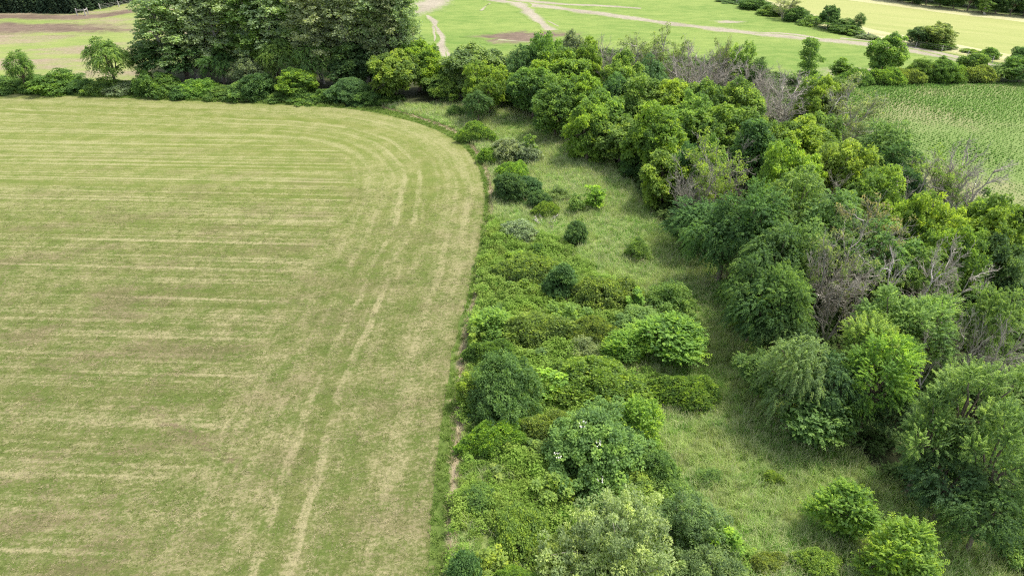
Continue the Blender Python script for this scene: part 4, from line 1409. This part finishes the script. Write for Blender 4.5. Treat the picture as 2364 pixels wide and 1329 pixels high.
    ('dead', 1, 2258, 732, 120, 7.5, 'gg', 'middle of three clumps of bare grey stems near the right edge', BT),
    ('dead', 0, 2338, 740, 110, 7.5, 'gg', 'right of three clumps of bare grey stems at the right edge', BT),
    ('walnut', 0, 2292, 812, 240, 11.5, 'wn', 'big walnut with long pale leaf fronds at the right edge', BT),
    ('walnut', 1, 2195, 905, 180, 9.0, 'wn', 'left crown of the walnuts, hanging over the lane', BT),
    ('walnut', 1, 2355, 930, 180, 10.0, 'wn', 'walnut behind, cut by the right edge', BT),
    ('tips', 0, 1852, 862, 190, -1055, 'ad', 'full ash standing forward into the lane', BT),
    ('ash', 1, 1735, 790, 150, -960, 'mg', 'green ash beside the lane left of the forward standing one', BT),
    ('elm', 0, 2225, 1060, 220, 5.5, 'fd', 'dark shaded tree below the walnuts', BT),
    ('elm', 2, 2310, 1130, 190, 5.5, 'dg', 'dark tree under the walnuts at the right edge', BT),
    ('loose', 1, 2350, 1215, 120, -1310, 'mg', 'green shrub in the bottom right corner by the lane', BT),
    ('elm', 1, 2090, 905, 160, 5.0, 'fd', 'shaded undergrowth tree in the dark gap left of walnuts', BT),
    # --- bushes standing in the grassy lane
    ('elm', 0, 1106, 200, 84, -296, 'dg', 'lone dark elm at the head of the grassy lane', LN),
    ('loose', 0, 1050, 243, 48, -272, 'mg', 'small shrub left of the lone dark elm', LN),
    ('thicket', 0, 1098, 290, 92, -334, 'yg', 'yellow green thicket below the lone dark elm on the furrow', LN),
    ('bush', 0, 1172, 318, 84, -382, 'gg', 'grey green bush on the lane, larger one of a pair', LN),
    ('bush', 1, 1215, 326, 70, -380, 'gg', 'grey green bush at the right of the pair', LN),
    ('sap', 0, 1225, 302, 38, -374, 'lg', 'light green sapling rising behind the grey green pair', LN),
    ('thicket', 1, 1140, 338, 70, -384, 'br', 'bright thicket left of the grey green pair by the furrow', LN),
    ('bush', 2, 1178, 396, 80, -472, 'dg', 'dark round bush below the grey green pair', LN),
    ('bush', 0, 1222, 408, 75, -462, 'dg', 'dark bush behind, touching the small dark one', LN),
    ('bush', 1, 1245, 438, 54, -488, 'dg', 'small dark bush right of the dark round one', LN),
    ('thicket', 2, 1185, 384, 80, -420, 'br', 'bright low thicket above the dark round bush', LN),
    ('loose', 1, 1290, 428, 60, -470, 'ol', 'brownish loose shrub between dark bush and bright lane bushes', LN),
    ('sap', 2, 1372, 420, 66, -492, 'br', 'bright green young tree alone in the middle of the lane', LN),
    ('sap', 1, 1326, 443, 50, -500, 'lg', 'paler young tree left of the bright green one', LN),
    ('thicket', 0, 1262, 488, 70, -508, 'yg', 'low yellowish patch of brush above the bleached branch', LN),
    ('bush', 1, 1198, 506, 88, -562, 'gg', 'grey green dome bush left of the bleached branch', LN),
    ('bush', 2, 1330, 508, 60, -570, 'dg', 'dark oval bush alone right of the bleached branch', LN),
    ('snag', 0, 1252, 492, 85, -530, 'gg', 'bleached dead branch lying in the lane', LN),
    ('snag', 0, 1652, 622, 40, -650, 'gg', 'bleached dead branch at the edge of the belt', LN),
    ('bush', 0, 1237, 560, 42, -604, 'mg', 'small green bush below the grey green dome', LN),
    ('loose', 0, 1466, 546, 60, -606, 'mg', 'soft lone shrub in the lane grass by the belt', LN),
    ('thicket', 2, 1785, 1080, 56, -1128, 'yw', 'small yellowish bush alone low in the lane', LN),
    ('thicket', 1, 1716, 700, 86, -778, 'yg', 'yellow green thicket on the lane edge by the dark elms', LN),
    # --- scrub between the mown field and the lane
    ('conebush', 0, 1292, 600, 78, -698, 'dg', 'dark bluish upright bush standing above the thickets', SC_),
    ('thicket', 0, 1225, 592, 150, -668, 'dw', 'domed thicket left of the dark upright bush', SC_),
    ('sap', 1, 1205, 640, 60, -690, 'yw', 'yellow leaved sapling on the front of the domed thicket', SC_),
    ('sap', 2, 1200, 574, 50, -610, 'br', 'bright sprig behind the domed thicket', SC_),
    ('thicket', 1, 1395, 652, 140, -722, 'dw', 'thicket right of the dark upright bush', SC_),
    ('sap', 0, 1462, 660, 48, -722, 'br', 'bright sapling at the right end of that thicket', SC_),
    ('loose', 1, 1540, 648, 86, -728, 'mg', 'soft green shrub on the lane above the spreading ash', SC_),
    ('bush', 1, 1475, 710, 105, -780, 'mg', 'mid green round bush left behind the spreading young ash', SC_),
    ('tips', 1, 1138, 700, 88, -795, 'br', 'leafy young tree beside the furrow left of the flat thicket', SC_),
    ('thicket', 2, 1248, 722, 175, -808, 'dw', 'flat topped olive thicket in the middle of the scrub', SC_),
    ('sap', 1, 1312, 694, 90, -770, 'yg', 'yellow green sapling clump above the flat topped thicket', SC_),
    ('thicket', 0, 1372, 752, 120, -806, 'dw', 'grey stemmed thicket between flat topped one and the ash', SC_),
    ('tips', 0, 1560, 734, 160, 4.3, 'br', 'spreading young ash with pale yellow leaf tips', SC_),
    ('tips', 1, 1440, 764, 80, 2.8, 'br', 'smaller young ash left of the spreading one', SC_),
    ('sap', 0, 1096, 748, 44, -810, 'yw', 'upper of the two yellow saplings by the furrow', SC_),
    ('sap', 2, 1073, 854, 48, -948, 'yw', 'lower of the two yellow saplings by the furrow', SC_),
    ('big', 1, 1165, 822, 150, -985, 'dm', 'large dark green bush beside the lower yellow sapling', SC_),
    ('thicket', 1, 1140, 790, 110, -850, 'mg', 'green thicket behind the large dark green bush', SC_),
    ('thicket', 0, 1372, 812, 230, -965, 'yg', 'largest yellow green thicket in the centre of the scrub', SC_),
    ('sap', 2, 1290, 846, 100, -938, 'br', 'bright green sapling clump standing in the largest thicket', SC_),
    ('thicket', 2, 1580, 862, 150, -955, 'yg', 'thicket in front of the spreading young ash', SC_),
    ('thicket', 2, 1603, 922, 32, -955, 'bn', 'small orange tinged bush at the foot of that thicket', SC_),
    ('sap', 1, 1540, 868, 60, -920, 'yw', 'yellow sprig left in the thicket below the young ash', SC_),
    ('tips', 1, 1482, 922, 95, 4.0, 'br', 'bright green small tree behind the flowering hawthorn', SC_),
    ('thorn', 0, 1378, 950, 210, -1130, 'hw', 'flowering hawthorn with white blossom near the centre bottom', SC_),
    ('thicket', 1, 1265, 955, 130, -1030, 'dw', 'olive thicket left of the flowering hawthorn', SC_),
    ('thicket', 0, 1145, 985, 150, -1060, 'br', 'low bright brush by the furrow under the large dark bush', SC_),
    ('sap', 1, 1276, 1082, 84, -1168, 'yw', 'yellow leaved bush at the lower left of the hawthorn', SC_),
    ('big', 0, 1450, 1076, 160, -1178, 'yg', 'glossy yellow green bush between hawthorn and silvery bush', SC_),
    ('bush', 0, 1515, 1040, 80, -1130, 'mg', 'green bush at the right flank of the hawthorn', SC_),
    ('thicket', 1, 1195, 1152, 112, -1300, 'yg', 'oblong smooth yellow green thicket near the bottom', SC_),
    ('olive', 0, 1412, 1128, 250, -1400, 'sg', 'large silvery bush at the bottom centre', SC_),
    ('olive', 1, 1578, 1148, 140, -1290, 'gb', 'grey green airy bush right of the large silvery one', SC_),
    ('sap', 2, 1660, 1205, 80, -1305, 'br', 'bright sapling right of the grey green airy bush', SC_),
    ('olive', 1, 1610, 1255, 150, -1400, 'gb', 'lower grey green airy bush cut by the bottom edge', SC_),
    ('sap', 1, 1122, 1256, 90, -1350, 'yw', 'yellow green bush at the bottom by the furrow', SC_),
    ('bush', 0, 1070, 1275, 80, -1370, 'dg', 'dark bush in the bottom corner beside the furrow', SC_),
    ('thicket', 2, 1195, 1298, 120, -1380, 'yg', 'low yellow green brush on the bottom edge', SC_),
    ('loose', 1, 1285, 1240, 80, -1330, 'dw', 'small olive shrub left of the large silvery bush', SC_),
    ('tips', 0, 1918, 1092, 120, -1262, 'br', 'young tree with yellow tips standing alone on the lower lane', SC_),
    ('tips', 1, 2040, 1175, 140, -1365, 'br', 'young tree with yellow tips nearest the bottom right', SC_),
    ('thicket', 0, 1888, 1255, 95, -1350, 'yw', 'bright yellow thicket between the two yellow tipped trees', SC_),
    ('thicket', 1, 1768, 1268, 80, -1330, 'dw', 'low olive brush left of the bright yellow thicket', SC_),
    ('thicket', 2, 1690, 1300, 70, -1360, 'yg', 'little yellow green brush by the bottom edge right of the sapling', SC_),
    ('loose', 0, 1165, 700, 60, -735, 'mg', 'small ragged shrub right of the leafy young tree by the furrow', SC_),
    ('sap', 2, 1345, 640, 46, -680, 'mg', 'green shoots right of the dark upright bush', SC_),
    ('loose', 1, 1350, 775, 60, -830, 'tw', 'grey brown brush in the gap above the largest thicket', SC_),
    ('sap', 0, 1245, 800, 60, -850, 'mg', 'green upright shrub behind the large dark green bush', SC_),
    ('bush', 2, 1110, 880, 60, -930, 'dm', 'dark shrub squeezed behind the lower yellow sapling', SC_),
    ('sap', 1, 1420, 880, 70, -935, 'yg', 'leafy shoots on the right of the largest thicket', SC_),
    ('sap', 2, 1235, 1010, 60, -1060, 'mk', 'green shoots left of the olive thicket by the hawthorn', SC_),
    ('loose', 0, 1110, 1120, 70, -1180, 'mk', 'ragged green brush by the furrow above the oblong thicket', SC_),
    ('sap', 0, 1150, 1070, 50, -1115, 'dw', 'olive shoots in the weeds below the low bright brush', SC_),
    ('loose', 1, 1545, 1095, 80, -1160, 'mk', 'loose green shrub above the grey green airy bush', SC_),
    ('sap', 1, 1705, 1245, 50, -1290, 'yg', 'yellow green shoots in the grass above the little brush', SC_),
    ('loose', 0, 1625, 1080, 50, -1120, 'mg', 'low green shrub out in the lane grass right of the hawthorn', SC_),
    # --- far fence line and pasture trees, upper right
    ('hedge', 0, 1702, -4, 84, -10, 'dg', 'leftmost dark bush of the far fence line', FB),
    ('hedge', 1, 1742, -4, 84, -24, 'dg', 'dark bush second along the far fence line', FB),
    ('hedge', 2, 1776, 10, 58, -38, 'mg', 'low green bush left of the pale twiggy one', FB),
    ('half', 1, 1806, -8, 56, -48, 'tw', 'pale twiggy tree in the far fence line', FB),
    ('hedge', 1, 1836, 16, 58, -52, 'dg', 'dark pointed bush right of the pale twiggy one', FB),
    ('hedge', 0, 1868, 36, 58, -60, 'mg', 'low bush between two tall dark ones on the far fence line', FB),
    ('maple', 0, 1908, 10, 50, -68, 'fd', 'tallest round dark tree of the far fence line', FB),
    ('hedge', 2, 1946, 42, 72, -76, 'dg', 'dark wide bush right of the tallest round tree', FB),
    ('elm', 0, 1978, 27, 32, -78, 'dg', 'pointed dark tree at the right end of the far bushes', FB),
    ('hedge', 0, 1962, 58, 56, -82, 'mg', 'small light bush at the foot of the pointed dark tree', FB),
    ('hedge', 1, 2004, 78, 47, -92, 'gg', 'tiny bush on the fence right of the pointed tree', FB),
    ('maple', 1, 2150, 52, 84, -112, 'ol', 'large round tree alone by the grain field', FB),
    ('maple', 2, 2112, 58, 54, -108, 'fd', 'dark tree joined to the left of the large round one', FB),
    ('hedge', 2, 2168, 88, 60, -116, 'mg', 'green shrub under the large round tree', FB),
    ('fine', 0, 2031, 75, 92, -178, 'lg', 'tall light pasture tree at the turn of the track', FB),
    ('slim', 0, 1862, 88, 44, -205, 'lg', 'slender pale tree at the edge of the pasture', FB),
    ('sap', 2, 1934, 127, 58, -190, 'mg', 'small bushy tree right of the slender pale one', FB),
    ('big', 0, 2116, 134, 66, -190, 'mg', 'left of two round trees beside the corn', FB),
    ('big', 1, 2166, 130, 78, -192, 'mg', 'right of two round trees beside the corn', FB),
    ('fine', 1, 2236, 116, 66, -178, 'mg', 'leafy tree right of the two round trees', FB),
    ('hedge', 0, 2282, 110, 42, -136, 'mg', 'bush behind the track end by the grain field', FB),
    ('hedge', 1, 2236, 112, 36, -124, 'yg', 'tiny low bush on the fence by the grain strip', FB),
    ('elm', 1, 2306, 140, 88, -192, 'ad', 'wide tree in the clump at the right end of the corn headland', FB),
    ('maple', 2, 2348, 128, 80, -195, 'mg', 'round tree in the clump at the right edge of the corn headland', FB),
    ('maple', 1, 2354, 106, 56, -150, 'dg', 'dark tree behind the clump at the right edge', FB),
    ('thicket', 0, 1985, 172, 90, -202, 'mg', 'dark green brush left below the tall light tree', FB),
    ('thicket', 1, 2055, 172, 90, -200, 'yg', 'bright brush right below the tall light tree', FB),
    ('thicket', 2, 2110, 180, 80, -198, 'dw', 'pale low brush under the two round trees', FB),
    ('thicket', 0, 2215, 166, 90, -194, 'yg', 'yellowish brush under the leafy tree', FB),
    ('thicket', 1, 2275, 172, 90, -194, 'dw', 'olive brush left of the wide clump tree', FB),
    ('fine', 1, 1895, 176, 90, 7.0, 'mg', 'rounded tree at the foot of the slender pale tree', FB),
    ('loose', 0, 1934, 178, 60, -212, 'mg', 'brush below the small bushy tree', FB),
]:
    plant(*row)

# far wood, upper right: its front row
ORD = ('first', 'second', 'third', 'fourth', 'fifth', 'sixth', 'seventh', 'eighth', 'ninth', 'tenth', 'eleventh', 'twelfth', 'thirteenth', 'fourteenth', 'fifteenth', 'sixteenth')
WOOD = ['%s tree from the left in the front row of the far wood' % o for o in ORD[:12]]
BACK = ['%s tree from the left in the back row of the far wood' % o for o in ORD[:7]]
SPR = ['spruce at the left edge, %s in the row beyond the bare pasture' % o for o in ORD[:3]] + ['dark spruce, %s from the left in the row beyond the bare pasture' % o for o in ORD[3:7]] + \
      ['spruce just behind the white railed fence corner', 'spruce right behind the railed corner, beside the wire fence'] + ['spruce behind the wire fence, %s from the left in the row' % o for o in ORD[9:16]]
for i, (x, yb) in enumerate([(2040, 2), (2072, 6), (2104, 11), (2136, 16), (2168, 20), (2200, 24), (2232, 28), (2264, 31), (2296, 35), (2330, 38), (2362, 41), (2400, 44)]):
    k = 'maple' if i % 3 else 'elm'
    plant(k, i, x, yb - 58 - 6 * (i % 2), 50, -yb, 'fd' if i % 4 else 'dg', WOOD[i], FW)
plant('slim', 0, 2272, -12, 30, -36, 'lg', 'slim light tree in front of the far wood', FW)
for i, (x, yb) in enumerate([(2060, -6), (2110, 1), (2160, 8), (2210, 14), (2260, 20), (2310, 26), (2360, 31)]):
    plant('maple', i, x, yb - 62, 64, -yb, 'fd', BACK[i], FW)

# spruces beyond the bare pasture
for i, (x, yb) in enumerate([(-60, 34), (-18, 31), (14, 30), (46, 30), (78, 30), (110, 31), (140, 32), (168, 32), (196, 27), (222, 22), (246, 17), (268, 12), (292, 8), (318, 5), (345, 3), (372, 2)]):
    plant('spruce', i, x, yb - 84, 46, -yb, 'ds', SPR[i], 'spruces beyond the bare pasture')


# ------------------------------------------------------------------ fences
def box(V, F, c, s, rz=0.0, tilt=0.0):
    k = len(V)
    for dx in (-1, 1):
        for dy in (-1, 1):
            for dz in (0, 1):
                x, y, z = dx * s[0] / 2, dy * s[1] / 2, dz * s[2]
                x += tilt * z
                if dz:
                    x, y = x * .92, y * .92
                V.append((c[0] + x * math.cos(rz) - y * math.sin(rz), c[1] + x * math.sin(rz) + y * math.cos(rz), c[2] + z))
    F += [tuple(k + q for q in f) for f in ((0, 1, 3, 2), (4, 6, 7, 5), (0, 4, 5, 1), (2, 3, 7, 6), (1, 5, 7, 3), (0, 2, 6, 4))]


def rod(a, b, w, name, mat, parent):
    t = Tubes()
    t.add(np.linspace(a, b, 4), w, w, 6)
    return link(name, t.mesh(name), mat, parent)


def rail_fence(posts, label, group=None, rails=(1.25,), ph=1.5, pw=.16, name='rail_fence', rw=.06):
    o = posts[0]
    e = bpy.data.objects.new(name, None)
    COL.objects.link(e)
    e.location = (*o, 0)
    e['label'] = label
    e['category'] = 'fence'
    if group:
        e['group'] = group
    L = [np.array([p[0] - o[0], p[1] - o[1]]) for p in posts]
    for p in L:
        V, F = [], []
        box(V, F, (p[0], p[1], 0), (pw, pw, ph * random.uniform(.94, 1.06)), random.uniform(0, 1), random.uniform(-.05, .05))
        me = bpy.data.meshes.new('post')
        me.from_pydata(V, [], F)
        link('post', me, M['post_wood'], e)
    for h in rails:
        for a, b in zip(L[:-1], L[1:]):
            rod((*a, h), (*b, h), rw, 'rail' if rw > .03 else 'wire', M['post_wood'], e)
    return e


rail_fence([at(179, 37), at(198, 37), at(204, 34)], 'short white railed corner of fence by the dark spruces', rails=(1.35, ), ph=1.75, pw=.26, rw=.11)
rail_fence([at(232, 23), at(275, 16), at(315, 8), at(351, 7), at(392, 4)], 'wire fence with pale posts right of the railed corner', rails=(.5, .9, 1.25), ph=1.5, pw=.2, name='wire_fence', rw=.015)
pl = smooth_line(G([(1700, 8), (1850, 56), (1960, 82), (2050, 98), (2140, 113), (2230, 131), (2290, 146)]), 5.0)
rail_fence([tuple(p) for p in pl], 'wire fence between the green pasture and the grain field', rails=(.4, .8, 1.15), ph=1.3, pw=.13, name='wire_fence', rw=.012)
